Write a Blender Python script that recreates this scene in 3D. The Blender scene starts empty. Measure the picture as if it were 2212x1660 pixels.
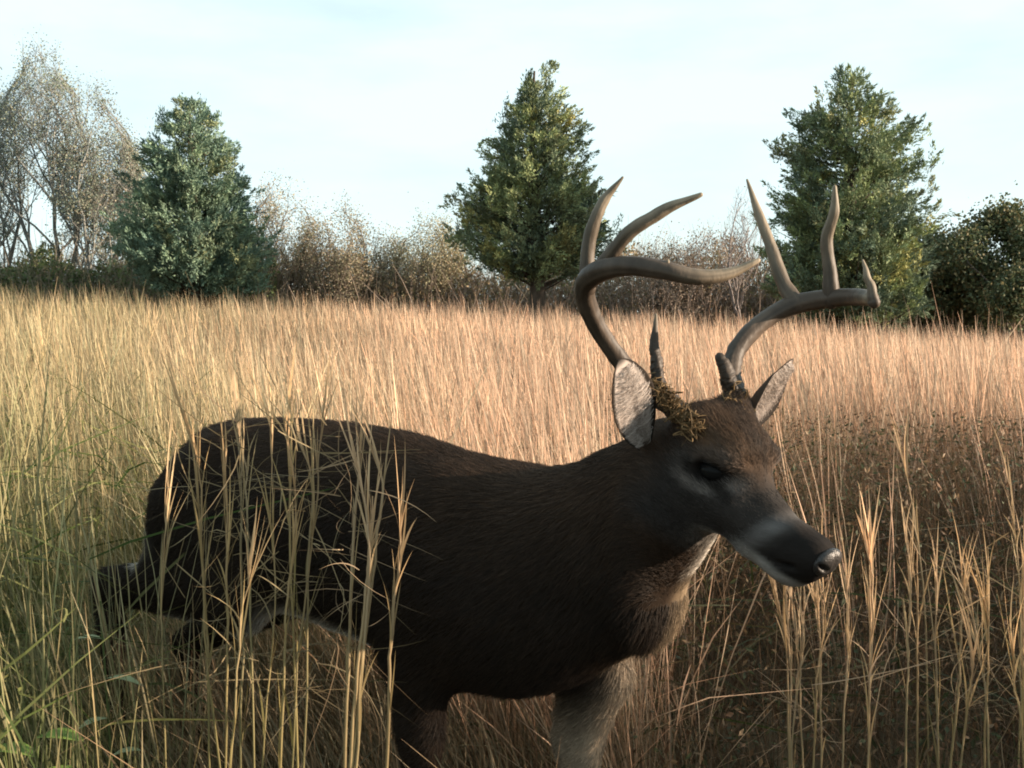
import bpy, math, random
import numpy as np
from mathutils import Vector

random.seed(7)
RNG = np.random.default_rng(11)
R = math.radians
sc = bpy.context.scene

# ------------------------------------------------------------------ camera
FPX, CX, CY, HOR = 2268.0, 1106.0, 830.0, 690.0      # survey of the place, in picture units of a 2212 wide sheet
EYE = 1.15
PITCH = math.atan((CY - HOR) / FPX)
cam_d = bpy.data.cameras.new('camera')
cam_d.sensor_fit = 'HORIZONTAL'
cam_d.sensor_width = 36.0
cam_d.lens = 36.0 * FPX / 2212.0
cam_d.clip_start = 0.05
cam_d.clip_end = 5000
cam = bpy.data.objects.new('camera', cam_d)
sc.collection.objects.link(cam)
cam.location = (0, 0, EYE)
cam.rotation_euler = (R(90) - PITCH, 0, 0)
sc.camera = cam

# ------------------------------------------------------------------ sky and sun
SUN_AZ, SUN_EL = 98.0, 11.0           # azimuth clockwise from the view direction
w = bpy.data.worlds.new('World'); sc.world = w; w.use_nodes = True
nt = w.node_tree; nt.nodes.clear()
sky = nt.nodes.new('ShaderNodeTexSky'); sky.sky_type = 'NISHITA'; sky.sun_disc = False
sky.sun_elevation = R(SUN_EL); sky.sun_rotation = R(SUN_AZ)
sky.air_density = 1.0; sky.dust_density = 0.6; sky.ozone_density = 1.0
bg = nt.nodes.new('ShaderNodeBackground'); bg.inputs[1].default_value = 0.074
out = nt.nodes.new('ShaderNodeOutputWorld')
tc = nt.nodes.new('ShaderNodeTexCoord')
mp = nt.nodes.new('ShaderNodeMapping'); mp.inputs['Scale'].default_value = (1.1, 1.1, 4.0)
nz = nt.nodes.new('ShaderNodeTexNoise'); nz.inputs['Scale'].default_value = 2.2; nz.inputs['Detail'].default_value = 6
nz.inputs['Roughness'].default_value = 0.55
rp = nt.nodes.new('ShaderNodeValToRGB')
rp.color_ramp.elements[0].position = 0.36; rp.color_ramp.elements[1].position = 0.58; rp.color_ramp.elements[0].color = (.70, .70, .70, 1)
mx = nt.nodes.new('ShaderNodeMix'); mx.data_type = 'RGBA'
mx.inputs['B'].default_value = (4.85, 5.95, 6.15, 1)
mul = nt.nodes.new('ShaderNodeMath'); mul.operation = 'MULTIPLY'; mul.inputs[1].default_value = 0.88
nt.links.new(tc.outputs['Generated'], mp.inputs[0]); nt.links.new(mp.outputs[0], nz.inputs['Vector'])
nt.links.new(nz.outputs[0], rp.inputs[0]); nt.links.new(rp.outputs[0], mul.inputs[0])
nt.links.new(mul.outputs[0], mx.inputs['Factor']); nt.links.new(sky.outputs[0], mx.inputs['A'])
nt.links.new(mx.outputs['Result'], bg.inputs[0]); nt.links.new(bg.outputs[0], out.inputs[0])

sun_d = bpy.data.lights.new('sun', 'SUN'); sun_d.energy = 5.0; sun_d.angle = R(0.6); sun_d.color = (1.0, 0.81, 0.62)
sun = bpy.data.objects.new('sun', sun_d); sc.collection.objects.link(sun)
sd = Vector((math.sin(R(SUN_AZ)) * math.cos(R(SUN_EL)), math.cos(R(SUN_AZ)) * math.cos(R(SUN_EL)), math.sin(R(SUN_EL))))
sun.rotation_euler = (-sd).to_track_quat('-Z', 'Y').to_euler()

vs = sc.view_settings
vs.view_transform = 'Standard'; vs.look = 'None'; vs.gamma = 1; vs.use_curve_mapping = False
vs.exposure = 1.5
sc.cycles.filter_width = 1.9
sc.cycles.max_bounces = 6
sc.cycles.transparent_max_bounces = 8

# ------------------------------------------------------------------ helpers
def ray(u, v):
    x = (u - CX) / FPX; y = -(v - CY) / FPX
    c, s = math.cos(PITCH), math.sin(PITCH)
    return np.array([x, c + y * s, -s + y * c])

def at(u, v, d):                       # the point of the place seen at (u, v), d metres away
    return np.array([0, 0, EYE]) + ray(u, v) * d

def terrain(x, y):
    x = np.asarray(x, float); y = np.asarray(y, float)
    yy = np.clip(y, 0.5, 60)
    q = np.clip(x / np.maximum(yy, 4.0), -0.75, 0.75)
    s = 0.028 - np.where(q < 0, .042, .080) * q
    run = np.clip(y - 4.0, 0, 42.0)
    run = np.where(run < 3, run * run / 6.0, run - 1.5)
    bumps = 0.07 * np.sin(x * 0.9 + 1.3) * np.sin(y * 0.7) * np.clip((y - 3) / 4, 0, 1)
    return s * run + bumps

def set_props(o, label=None, cat=None, group=None, kind=None):
    if label: o['label'] = label
    if cat: o['category'] = cat
    if group: o['group'] = group
    if kind: o['kind'] = kind
    return o

def link(o, parent=None):
    sc.collection.objects.link(o)
    if parent is not None: o.parent = parent
    return o

def empty(name, loc=(0, 0, 0), rz=0.0):
    o = bpy.data.objects.new(name, None); o.empty_display_size = 0.1
    link(o); o.location = loc; o.rotation_euler = (0, 0, rz)
    return o

def mesh(name, V, faces, mat, parent=None, col=None, smooth=False):
    """V (n,3); faces: list of int arrays (m,3) / (m,4)"""
    V = np.asarray(V, np.float32)
    me = bpy.data.meshes.new(name)
    if not isinstance(faces, list): faces = [faces]
    faces = [np.asarray(f, np.int32) for f in faces if len(f)]
    loops = np.concatenate([f.ravel() for f in faces])
    sizes = np.concatenate([np.full(len(f), f.shape[1], np.int32) for f in faces])
    starts = np.concatenate([[0], np.cumsum(sizes)[:-1]]).astype(np.int32)
    me.vertices.add(len(V)); me.vertices.foreach_set('co', V.ravel())
    me.loops.add(len(loops)); me.loops.foreach_set('vertex_index', loops)
    me.polygons.add(len(sizes)); me.polygons.foreach_set('loop_start', starts)
    try: me.polygons.foreach_set('loop_total', sizes)
    except Exception: pass
    me.polygons.foreach_set('use_smooth', np.full(len(sizes), smooth))
    me.update(calc_edges=True); me.validate()
    if col is not None:
        a = me.color_attributes.new('Col', 'FLOAT_COLOR', 'POINT')
        c = np.ones((len(V), 4), np.float32); c[:, :3] = col
        a.data.foreach_set('color', c.ravel())
    me.materials.append(mat)
    return link(bpy.data.objects.new(name, me), parent)

class Geo:                             # gathers pieces of ONE mesh
    def __init__(s): s.V, s.F3, s.F4, s.C, s.n = [], [], [], [], 0
    def add(s, V, F, C):
        F = np.asarray(F)
        s.V.append(V); (s.F3 if F.shape[1] == 3 else s.F4).append(F + s.n)
        C = np.asarray(C, float)
        s.C.append(np.broadcast_to(C, (len(V), 3)) if C.ndim == 1 else C)
        s.n += len(V)
    def build(s, name, mat, parent=None, smooth=False):
        fs = []
        if s.F3: fs.append(np.concatenate(s.F3))
        if s.F4: fs.append(np.concatenate(s.F4))
        return mesh(name, np.concatenate(s.V), fs, mat, parent, np.concatenate(s.C), smooth)

def spline(P, n):
    P = np.asarray(P, float)
    Q = np.vstack([2 * P[0] - P[1], P, 2 * P[-1] - P[-2]])
    m = len(P) - 1
    t = np.linspace(0, m, n); i = np.minimum(t.astype(int), m - 1); f = (t - i)[:, None]
    p0, p1, p2, p3 = Q[i], Q[i + 1], Q[i + 2], Q[i + 3]
    return 0.5 * ((2 * p1) + (p2 - p0) * f + (2 * p0 - 5 * p1 + 4 * p2 - p3) * f ** 2 + (3 * p1 - p0 - 3 * p2 + p3) * f ** 3)

def tube(P, r, sides=8, flat=1.0):
    P = np.asarray(P, float); n = len(P); r = np.broadcast_to(np.asarray(r, float), (n,))
    T = np.gradient(P, axis=0); T /= np.linalg.norm(T, axis=1)[:, None] + 1e-9
    up = np.array([0, 0, 1.0]) if abs(T[0, 2]) < 0.9 else np.array([1.0, 0, 0])
    N = np.zeros_like(P); a = np.cross(T[0], up); a /= np.linalg.norm(a); N[0] = a
    for k in range(1, n):
        a = N[k - 1] - T[k] * np.dot(N[k - 1], T[k]); N[k] = a / (np.linalg.norm(a) + 1e-9)
    B = np.cross(T, N)
    th = np.linspace(0, 2 * np.pi, sides, endpoint=False)
    V = P[:, None] + r[:, None, None] * (np.cos(th)[None, :, None] * N[:, None] + flat * np.sin(th)[None, :, None] * B[:, None])
    V = V.reshape(-1, 3)
    k = np.arange(n - 1)[:, None] * sides; j = np.arange(sides)[None]; j2 = (j + 1) % sides
    F = np.stack([k + j, k + j2, k + sides + j2, k + sides + j], -1).reshape(-1, 4)
    return V, F

def cap_tube(P, r, sides=8):           # tube with rounded, closed ends
    P = np.asarray(P, float); r = np.asarray(r, float)
    d0 = P[0] - P[1]; d0 /= np.linalg.norm(d0); d1 = P[-1] - P[-2]; d1 /= np.linalg.norm(d1)
    P2 = np.vstack([P[0] + d0 * r[0] * .9, P[0] + d0 * r[0] * .6, P, P[-1] + d1 * r[-1] * .6, P[-1] + d1 * r[-1] * .95])
    r2 = np.concatenate([[r[0] * .15, r[0] * .75], r, [r[-1] * .75, r[-1] * .12]])
    return tube(P2, r2, sides)

def ribbons(base, direc, length, width, bend, segs, prof, c0, c1, c2=None, sag=0.0):
    """N thin curved blades. base (N,3), direc (N,3) unit, bend (N,3) offset at the tip, prof: width profile over segs+1"""
    N = len(base); t = np.linspace(0, 1, segs + 1)
    side = np.cross(direc, RNG.normal(size=(N, 3))); side /= np.linalg.norm(side, axis=1)[:, None] + 1e-9
    ctr = base[:, None] + direc[:, None] * (length[:, None] * t)[:, :, None] + bend[:, None] * (t ** 2)[None, :, None]
    if sag: ctr[:, :, 2] -= (sag * length)[:, None] * (t ** 2.2)[None] if np.ndim(sag) == 0 else sag[:, None] * (t ** 2.2)[None]
    wd = width[:, None] * np.asarray(prof)[None] * 0.5
    V = np.stack([ctr - side[:, None] * wd[:, :, None], ctr + side[:, None] * wd[:, :, None]], 2)   # N,s+1,2,3
    b = (np.arange(N) * (segs + 1) * 2)[:, None]; k = np.arange(segs)[None] * 2
    F = np.stack([b + k, b + k + 1, b + k + 3, b + k + 2], -1).reshape(-1, 4)
    if c2 is None: C = c0[:, None] * (1 - t)[None, :, None] + c1[:, None] * t[None, :, None]
    else:
        tt = t[None, :, None]
        C = np.where(tt < .5, c0[:, None] * (1 - 2 * tt) + c1[:, None] * 2 * tt, c1[:, None] * (2 - 2 * tt) + c2[:, None] * (2 * tt - 1))
    C = np.repeat(C[:, :, None], 2, 2).reshape(-1, 3)
    return V.reshape(-1, 3), F, C

def vnoise(x, y, seed=0):              # cheap smooth noise in 0..1
    s = np.zeros_like(np.asarray(x, float)); r = np.random.default_rng(seed); tot = 0
    for o in range(5):
        a = r.uniform(0, 2 * np.pi); f = 0.35 * 1.9 ** o; p, q = r.uniform(0, 6, 2)
        s += (np.sin((x * math.cos(a) + y * math.sin(a)) * f + p) * np.sin((-x * math.sin(a) + y * math.cos(a)) * f + q)) * .7 ** o; tot += .7 ** o
    return 0.5 + 0.5 * s / tot

# ------------------------------------------------------------------ materials
def mat_new(name):
    m = bpy.data.materials.new(name); m.use_nodes = True
    n = m.node_tree; n.nodes.clear()
    o = n.nodes.new('ShaderNodeOutputMaterial')
    return m, n, o

def mat_col(name, rough=0.7, spec=0.3, trans=0.0, noise=0.0, nscale=40.0, bump=0.0, bscale=60.0, bdist=0.004, stretch=None, tint=(1, 1, 1)):
    m, n, o = mat_new(name)
    at_ = n.nodes.new('ShaderNodeAttribute'); at_.attribute_name = 'Col'
    col = at_.outputs['Color']
    tcn = n.nodes.new('ShaderNodeTexCoord'); vec = tcn.outputs['Object']
    if stretch:
        mpn = n.nodes.new('ShaderNodeMapping'); mpn.inputs['Scale'].default_value = stretch
        n.links.new(vec, mpn.inputs[0]); vec = mpn.outputs[0]
    if noise:
        nn = n.nodes.new('ShaderNodeTexNoise'); nn.inputs['Scale'].default_value = nscale; nn.inputs['Detail'].default_value = 5
        n.links.new(vec, nn.inputs['Vector'])
        mr = n.nodes.new('ShaderNodeMapRange'); mr.inputs['From Min'].default_value = .3; mr.inputs['From Max'].default_value = .7
        mr.inputs['To Min'].default_value = 1 - noise; mr.inputs['To Max'].default_value = 1 + noise
        n.links.new(nn.outputs[0], mr.inputs[0])
        vm = n.nodes.new('ShaderNodeVectorMath'); vm.operation = 'SCALE'
        n.links.new(col, vm.inputs[0]); n.links.new(mr.outputs[0], vm.inputs['Scale']); col = vm.outputs[0]
    p = n.nodes.new('ShaderNodeBsdfPrincipled'); p.inputs['Roughness'].default_value = rough
    p.inputs['Specular IOR Level'].default_value = spec
    n.links.new(col, p.inputs['Base Color'])
    if bump:
        bn = n.nodes.new('ShaderNodeTexNoise'); bn.inputs['Scale'].default_value = bscale; bn.inputs['Detail'].default_value = 6
        n.links.new(vec, bn.inputs['Vector'])
        bp = n.nodes.new('ShaderNodeBump'); bp.inputs['Strength'].default_value = bump; bp.inputs['Distance'].default_value = bdist
        n.links.new(bn.outputs[0], bp.inputs['Height']); n.links.new(bp.outputs[0], p.inputs['Normal'])
    sh = p.outputs[0]
    if trans:
        tr = n.nodes.new('ShaderNodeBsdfTranslucent'); n.links.new(col, tr.inputs[0])
        ms = n.nodes.new('ShaderNodeMixShader'); ms.inputs[0].default_value = trans
        n.links.new(sh, ms.inputs[1]); n.links.new(tr.outputs[0], ms.inputs[2]); sh = ms.outputs[0]
    n.links.new(sh, o.inputs[0])
    return m

M_GRASS = mat_col('dry_grass', rough=.65, spec=.25, trans=.38)
M_LEAF = mat_col('tree_leaf', rough=.6, spec=.3, trans=.25)
M_NEEDLE = mat_col('cedar_spray', rough=.7, spec=.2, trans=.12)
M_BARK = mat_col('bark', rough=.9, spec=.1, noise=.35, nscale=9, bump=.6, bscale=14, bdist=.03, stretch=(1, 1, .3))
M_SOIL = mat_col('soil', rough=.95, spec=.1, noise=.5, nscale=3.0, bump=.7, bscale=18, bdist=.03)
M_HIDE = mat_col('hide', rough=.85, spec=.04, noise=.22, nscale=55, bump=.35, bscale=220, bdist=.003, stretch=(.35, 1, 1))
M_FUR = mat_col('fur', rough=.6, spec=.18, trans=.12)
M_EAR = mat_col('ear_skin', rough=.75, spec=.1, trans=.42, noise=.06, nscale=70)
M_ANTLER = mat_col('antler', rough=.55, spec=.25, noise=.3, nscale=30, bump=.45, bscale=70, bdist=.004, stretch=(1, 1, .35))
M_NOSE = mat_col('wet_nose', rough=.36, spec=.30, noise=.3, nscale=260, bump=.7, bscale=420, bdist=.0015)
M_EYE = mat_col('eye', rough=.07, spec=.05)
M_HORN = mat_col('hoof_horn', rough=.45, spec=.4, noise=.2, nscale=40)

# ------------------------------------------------------------------ ground
gx = np.concatenate([-np.geomspace(12, 1500, 22)[::-1], np.linspace(-11.5, 11.5, 70), np.geomspace(12, 1500, 22)])
gy = np.concatenate([-np.geomspace(3, 1500, 16)[::-1], np.linspace(-2.5, 46, 120), np.geomspace(47, 2500, 22)])
X, Y = np.meshgrid(gx, gy, indexing='ij')
Z = terrain(X, Y)
nx, ny = X.shape
idx = np.arange(nx * ny).reshape(nx, ny)
Fq = np.stack([idx[:-1, :-1], idx[1:, :-1], idx[1:, 1:], idx[:-1, 1:]], -1).reshape(-1, 4)
gc = np.array([.085, .062, .036]) * (0.7 + .6 * vnoise(X.ravel(), Y.ravel(), 3))[:, None]
g = mesh('ground', np.stack([X, Y, Z], -1).reshape(-1, 3), Fq, M_SOIL, None, gc, True)
set_props(g, 'brown soil of the rising grass field', 'ground', kind='structure')

# ------------------------------------------------------------------ deer frame
YAW = R(36)
FW = np.array([math.cos(YAW), -math.sin(YAW), 0]); LF = np.array([math.sin(YAW), math.cos(YAW), 0])
M0 = at(1150, 690, 1.85); M0[2] = 0
CAMP = np.array([0, 0, EYE])

def to_local(p):
    p = np.asarray(p, float) - M0
    return np.stack([p @ FW, p @ LF, p[..., 2]], -1)

def L(u, v, Yl=0.0):                   # deer-local point seen at (u, v) in the plane Y = Yl
    r = ray(u, v); t = (Yl - np.dot(CAMP - M0, LF)) / np.dot(r, LF)
    return to_local(CAMP + t * r)

HYAW = R(13)                           # the head is turned a little further towards the camera
HP = L(1470, 1000, 0.0)                # pivot: back of the skull
HF = np.array([math.cos(HYAW), -math.sin(HYAW), 0]); HL = np.array([math.sin(HYAW), math.cos(HYAW), 0])
CAML = to_local(CAMP)

def Hd(u, v, Yh=0.0):                  # deer-local point seen at (u, v) lying Yh to the left of the head's mid plane
    r = ray(u, v); rl = np.array([r @ FW, r @ LF, r[2]])
    t = (Yh - np.dot(CAML - HP, HL)) / np.dot(rl, HL)
    return CAML + t * rl

# ------------------------------------------------------------------ deer body as one surface
def sminf(a, b, k):
    h = np.clip(0.5 + 0.5 * (b - a) / k, 0, 1)
    return b * (1 - h) + a * h - k * h * (1 - h)

GX = np.concatenate([np.arange(-1.62, .14, .013), np.arange(.14, .80, .0055)])
GY = np.arange(-.40, .36, .0075)
GZ = np.concatenate([np.arange(-.02, .60, .012), np.arange(.60, 1.13, .0058)])
FLD = np.full((len(GX), len(GY), len(GZ)), 9.0, np.float32)

def region(lo, hi):
    i0, i1 = np.searchsorted(GX, [lo[0], hi[0]]); j0, j1 = np.searchsorted(GY, [lo[1], hi[1]]); k0, k1 = np.searchsorted(GZ, [lo[2], hi[2]])
    sl = (slice(max(i0 - 1, 0), i1 + 1), slice(max(j0 - 1, 0), j1 + 1), slice(max(k0 - 1, 0), k1 + 1))
    P = np.stack(np.meshgrid(GX[sl[0]], GY[sl[1]], GZ[sl[2]], indexing='ij'), -1).astype(np.float32)
    return sl, P

def seg(a, b, h0, h1, w0=None, w1=None, lat=np.array([0, 1.0, 0]), k=.03, cut=False):
    """tapered limb from a to b, half-height h and half-width w (across lat)"""
    a = np.asarray(a, float); b = np.asarray(b, float)
    w0 = h0 if w0 is None else w0; w1 = h1 if w1 is None else w1
    m = max(h0, h1, w0, w1) + .06
    sl, P = region(np.minimum(a, b) - m, np.maximum(a, b) + m)
    ab = b - a; ln = np.linalg.norm(ab); ax = ab / ln
    lt = lat - ax * np.dot(lat, ax); lt /= np.linalg.norm(lt); nn = np.cross(ax, lt)
    q = P - a.astype(np.float32)
    s = q @ ax; t = np.clip(s / ln, 0, 1)
    hh = h0 + (h1 - h0) * t; ww = w0 + (w1 - w0) * t
    ra = (s - t * ln) / np.minimum(hh, ww)
    d = (np.sqrt(((q @ lt) / ww) ** 2 + ((q @ nn) / hh) ** 2 + ra ** 2) - 1) * np.minimum(hh, ww)
    if cut: FLD[sl] = -sminf(-FLD[sl], d, k)
    else: FLD[sl] = sminf(FLD[sl], d, k)

def blob(c, r, k=.03, rot=None, cut=False):
    c = np.asarray(c, float); r = np.asarray(r, float); m = r.max() + .06
    sl, P = region(c - m, c + m)
    q = P - c.astype(np.float32)
    if rot is not None: q = q @ rot        # columns of rot: the blob's own axes
    e = np.sqrt((q[..., 0] / r[0]) ** 2 + (q[..., 1] / r[1]) ** 2 + (q[..., 2] / r[2]) ** 2)
    d = (e - 1) * r.min()
    if cut: FLD[sl] = -sminf(-FLD[sl], d, k)
    else: FLD[sl] = sminf(FLD[sl], d, k)

# torso: a loft along the spine between the back line and the belly line
tops = np.array([L(355, 1040, -.10), L(375, 975, -.08), L(400, 938, -.06), L(440, 912, -.03), L(520, 898), L(600, 896), L(700, 901), L(800, 911), L(900, 930), L(1000, 960), L(1100, 992), L(1200, 1016)])
tx = np.array([-.935, -.91, -.85, -.77, -.65, -.48, -.30, -.15, .0, .12, .22])
tt = np.interp(tx, tops[:, 0], tops[:, 2])
tt = tt - .012 - .014 * np.clip((tx + .35) / .3, 0, 1)
tt[0] = .80
tb = np.array([.68, .64, .60, .57, .548, .535, .515, .488, .492, .540, .60])
tw = np.array([.08, .115, .15, .168, .18, .19, .192, .185, .165, .135, .10])
sl, P = region((-1.25, -.35, .3), (.33, .35, 1.1))
xs = P[..., 0]; xc = np.clip(xs, tx[0], tx[-1])
from_t = np.interp(xc, tx, tt).astype(np.float32); from_b = np.interp(xc, tx, tb).astype(np.float32); from_w = np.interp(xc, tx, tw).astype(np.float32)
cz = (from_t + from_b) / 2; hz = (from_t - from_b) / 2
pz = (P[..., 2] - cz) / hz
wloc = from_w * (1 - .16 * np.clip(pz, 0, 1) ** 1.5)          # narrower towards the spine
e = (np.abs(P[..., 1] / wloc) ** 2.15 + np.abs(pz) ** 2.15 + np.abs((xs - xc) / .07) ** 2.15) ** (1 / 2.15)
FLD[sl] = np.minimum(FLD[sl], ((e - 1) * np.minimum(hz, wloc)).astype(np.float32))
del P, xs, e, wloc, pz

# haunches and hind legs
for s, hock, foot in ((-1, L(236, 1262, -.13), None), (1, L(400, 1390, .10), None)):
    y = s * .10
    hip = np.array([-.775, y, .785]); stifle = np.array([-.62, s * .135, .60])
    if s > 0: stifle = np.array([-.68, s * .13, .585])
    seg(hip, stifle, .150, .105, .085, .06, k=.05)
    seg(np.array([-.86, s * .08, .74]), (stifle + hock) * .5 + np.array([-.02, 0, .02]), .10, .062, .07, .045, k=.04)
    seg(stifle, hock, .082, .037, .055, .03, k=.03)
    fet = hock + np.array([.02 if s < 0 else .06, 0, -(hock[2] - .12)])
    seg(hock, fet, .036, .022, .026, .02, k=.02)
    toe = fet + np.array([.035, 0, -.07])
    seg(fet, toe, .024, .026, .022, .024, k=.02)
    if s < 0: HOOF_H1 = toe
    else: HOOF_H2 = toe

# forelegs
near_top = np.array([-.10, -.12, .70]); near_elb = L(905, 1420, -.125); near_low = L(908, 1600, -.12)
blob((-.12, -.105, .69), (.15, .085, .175), k=.05)
seg(near_top, near_elb, .13, .062, .075, .05, k=.04)
seg(near_elb, near_low, .058, .042, .05, .036, k=.03)
near_fet = np.array([near_low[0] - .01, -.11, .12])
seg(near_low, near_fet, .040, .022, .034, .02, k=.02)
HOOF_F1 = near_fet + np.array([.035, 0, -.07]); seg(near_fet, HOOF_F1, .024, .026, .022, .024, k=.02)
far_top = np.array([.02, .11, .68]); far_elb = L(1285, 1450, .10); far_low = L(1246, 1600, .11)
blob((-.03, .10, .69), (.14, .085, .17), k=.05)
seg(far_top, far_elb, .12, .066, .075, .05, k=.04)
seg(far_elb, far_low, .062, .05, .05, .04, k=.03)
far_fet = np.array([far_low[0] + .02, .11, .12])
seg(far_low, far_fet, .046, .022, .036, .02, k=.02)
HOOF_F2 = far_fet + np.array([.04, 0, -.07]); seg(far_fet, HOOF_F2, .024, .026, .022, .024, k=.02)

# brisket and neck
blob((-.03, 0, .63), (.155, .12, .135), k=.05)
nk = [(np.array([-.10, 0, .70]), .165, .15), (np.array([.040, 0, .730]), .130, .128), (np.array([.145, 0, .778]), .113, .108), (np.array([.238, -.005, .838]), .102, .090), (HP + np.array([-.005, -.004, -.035]), .090, .080)]
for (a, h0, w0), (b, h1, w1) in zip(nk[:-1], nk[1:]):
    seg(a, b, h0, h1, w0, w1, k=.05)

# head
A = Hd(1525, 985); B = Hd(1570, 1050); C_ = Hd(1646, 1140); D = Hd(1716, 1190); E_ = Hd(1746, 1206)
HAX = (E_ - B) / np.linalg.norm(E_ - B)          # along the muzzle
HUP = np.cross(HAX, HL); HUP *= np.sign(HUP[2])     # out of the forehead
HB = np.stack([HAX, HL, HUP], 1)                 # columns: muzzle, left, up
_c, _s = math.cos(R(24)), math.sin(R(24))
EAX = HAX * _c + HUP * _s; EUP = HUP * _c - HAX * _s; EB = np.stack([EAX, HL, EUP], 1)   # the eye lies flatter than the muzzle
def hp(p, a, l, u): return p + HAX * a + HL * l + HUP * u
seg(HP + np.array([0, 0, -.01]), A, .082, .076, .07, .068, lat=HL, k=.03)
seg(A, B, .074, .070, .062, .057, lat=HL, k=.02)
seg(B, C_, .070, .050, .053, .038, lat=HL, k=.02)
seg(C_, D, .050, .040, .041, .034, lat=HL, k=.015)
seg(D, E_, .042, .037, .035, .032, lat=HL, k=.012)
EYEP = {}
for s in (-1, 1):
    ec = Hd(1535, 1018, -.056)
    if s > 0: ec = ec + HL * .112
    EYEP[s] = ec
    blob(ec + EUP * .020 + HL * (-s) * .007, (.040, .022, .014), k=.02, rot=EB)       # brow
    blob(ec - HUP * .034 + HAX * .015 + HL * (-s) * .012, (.060, .020, .022), k=.025, rot=HB)    # cheek bone
    blob(hp(A, -.02, s * .036, -.050), (.055, .026, .045), k=.03, rot=HB)             # jaw muscle
    blob(hp(E_, -.008, s * .018, .006), (.026, .018, .022), k=.012, rot=HB)            # nostril wing
    blob(ec + HAX * .040 - HUP * .012 + HL * s * .004, (.016, .008, .006), k=.006, rot=HB, cut=True)   # tear pit
    blob(ec + HL * s * .004, (.0235, .015, .0145), k=.006, rot=EB, cut=True)       # eye socket
    m0 = Hd(1645, 1203, -.033) if s < 0 else Hd(1645, 1203, -.033) + HL * .066
    m1 = Hd(1770, 1240, -.022) if s < 0 else Hd(1770, 1240, -.022) + HL * .044
    seg(m0, m1, .0028, .0028, .010, .010, lat=HL, k=.004, cut=True)              # line of the mouth
blob(hp(E_, .010, 0, .014), (.024, .028, .024), k=.014, rot=HB)                    # end of the muzzle
blob(hp(D, -.01, 0, -.036), (.045, .026, .018), k=.015, rot=HB)                   # chin
for s in (-1, 1):                                                              # pedicles
    c = Hd(1500, 925, -.042) if s < 0 else Hd(1590, 885, .042)
    blob(c, (.026, .024, .030), k=.03)
blob(hp(A, .03, 0, .062), (.05, .045, .022), k=.03, rot=HB)                       # crown tuft swelling

def surface_nets(Fd):
    S = Fd < 0
    c = S[:-1, :-1, :-1].astype(np.int8)
    acc = np.zeros_like(c)
    for dx in (0, 1):
        for dy in (0, 1):
            for dz in (0, 1):
                acc += S[dx:S.shape[0] - 1 + dx, dy:S.shape[1] - 1 + dy, dz:S.shape[2] - 1 + dz]
    act = (acc > 0) & (acc < 8)
    I, J, K = np.nonzero(act)
    vid = np.full(act.shape, -1, np.int32); vid[I, J, K] = np.arange(len(I))
    sumP = np.zeros((len(I), 3)); cnt = np.zeros(len(I))
    cr = [(a, b) for a in range(8) for b in range(a + 1, 8) if bin(a ^ b).count('1') == 1]
    off = lambda q: (q >> 2 & 1, q >> 1 & 1, q & 1)
    for a, b in cr:
        oa, ob = off(a), off(b)
        fa = Fd[I + oa[0], J + oa[1], K + oa[2]]; fb = Fd[I + ob[0], J + ob[1], K + ob[2]]
        m = (fa < 0) != (fb < 0)
        t = np.where(m, fa / np.where(m, fa - fb, 1), 0)
        pa = np.stack([GX[I + oa[0]], GY[J + oa[1]], GZ[K + oa[2]]], -1); pb = np.stack([GX[I + ob[0]], GY[J + ob[1]], GZ[K + ob[2]]], -1)
        sumP += np.where(m[:, None], pa + (pb - pa) * t[:, None], 0); cnt += m
    V = sumP / cnt[:, None]
    Q = []
    for ax in range(3):
        lo = [slice(None)] * 3; hi = [slice(None)] * 3; lo[ax] = slice(0, -1); hi[ax] = slice(1, None)
        ch = S[tuple(lo)] != S[tuple(hi)]
        i, j, k = np.nonzero(ch); inside = S[tuple(lo)][i, j, k]
        o = [(0, 0, 0)] * 4; b, c2 = [q for q in range(3) if q != ax]
        def sh(db, dc):
            q = [i, j, k]; q = [z.copy() for z in q]; q[b] = q[b] - db; q[c2] = q[c2] - dc; return q
        quad = []
        ok = np.ones(len(i), bool)
        for db, dc in ((1, 1), (0, 1), (0, 0), (1, 0)):
            q = sh(db, dc)
            for z in range(3): ok &= (q[z] >= 0) & (q[z] < vid.shape[z])
            quad.append(q)
        ids = [vid[tuple(np.clip(q[z], 0, vid.shape[z] - 1) for z in range(3))] for q in quad]
        qd = np.stack(ids, -1)[ok]; ins = inside[ok]
        if ax == 1: ins = ~ins
        qd[~ins] = qd[~ins][:, ::-1]
        Q.append(qd[(qd >= 0).all(1)])
    return V, np.concatenate(Q)

BV, BQ = surface_nets(FLD)
del FLD
# light smoothing
ed = np.concatenate([BQ[:, [0, 1]], BQ[:, [1, 2]], BQ[:, [2, 3]], BQ[:, [3, 0]]])
deg = np.bincount(ed.ravel(), minlength=len(BV)).astype(float)
for _ in range(2):
    s_ = np.zeros_like(BV)
    for z in range(3):
        s_[:, z] = np.bincount(ed[:, 0], BV[ed[:, 1], z], len(BV)) + np.bincount(ed[:, 1], BV[ed[:, 0], z], len(BV))
    BV = BV * .5 + .5 * s_ / deg[:, None]

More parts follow.
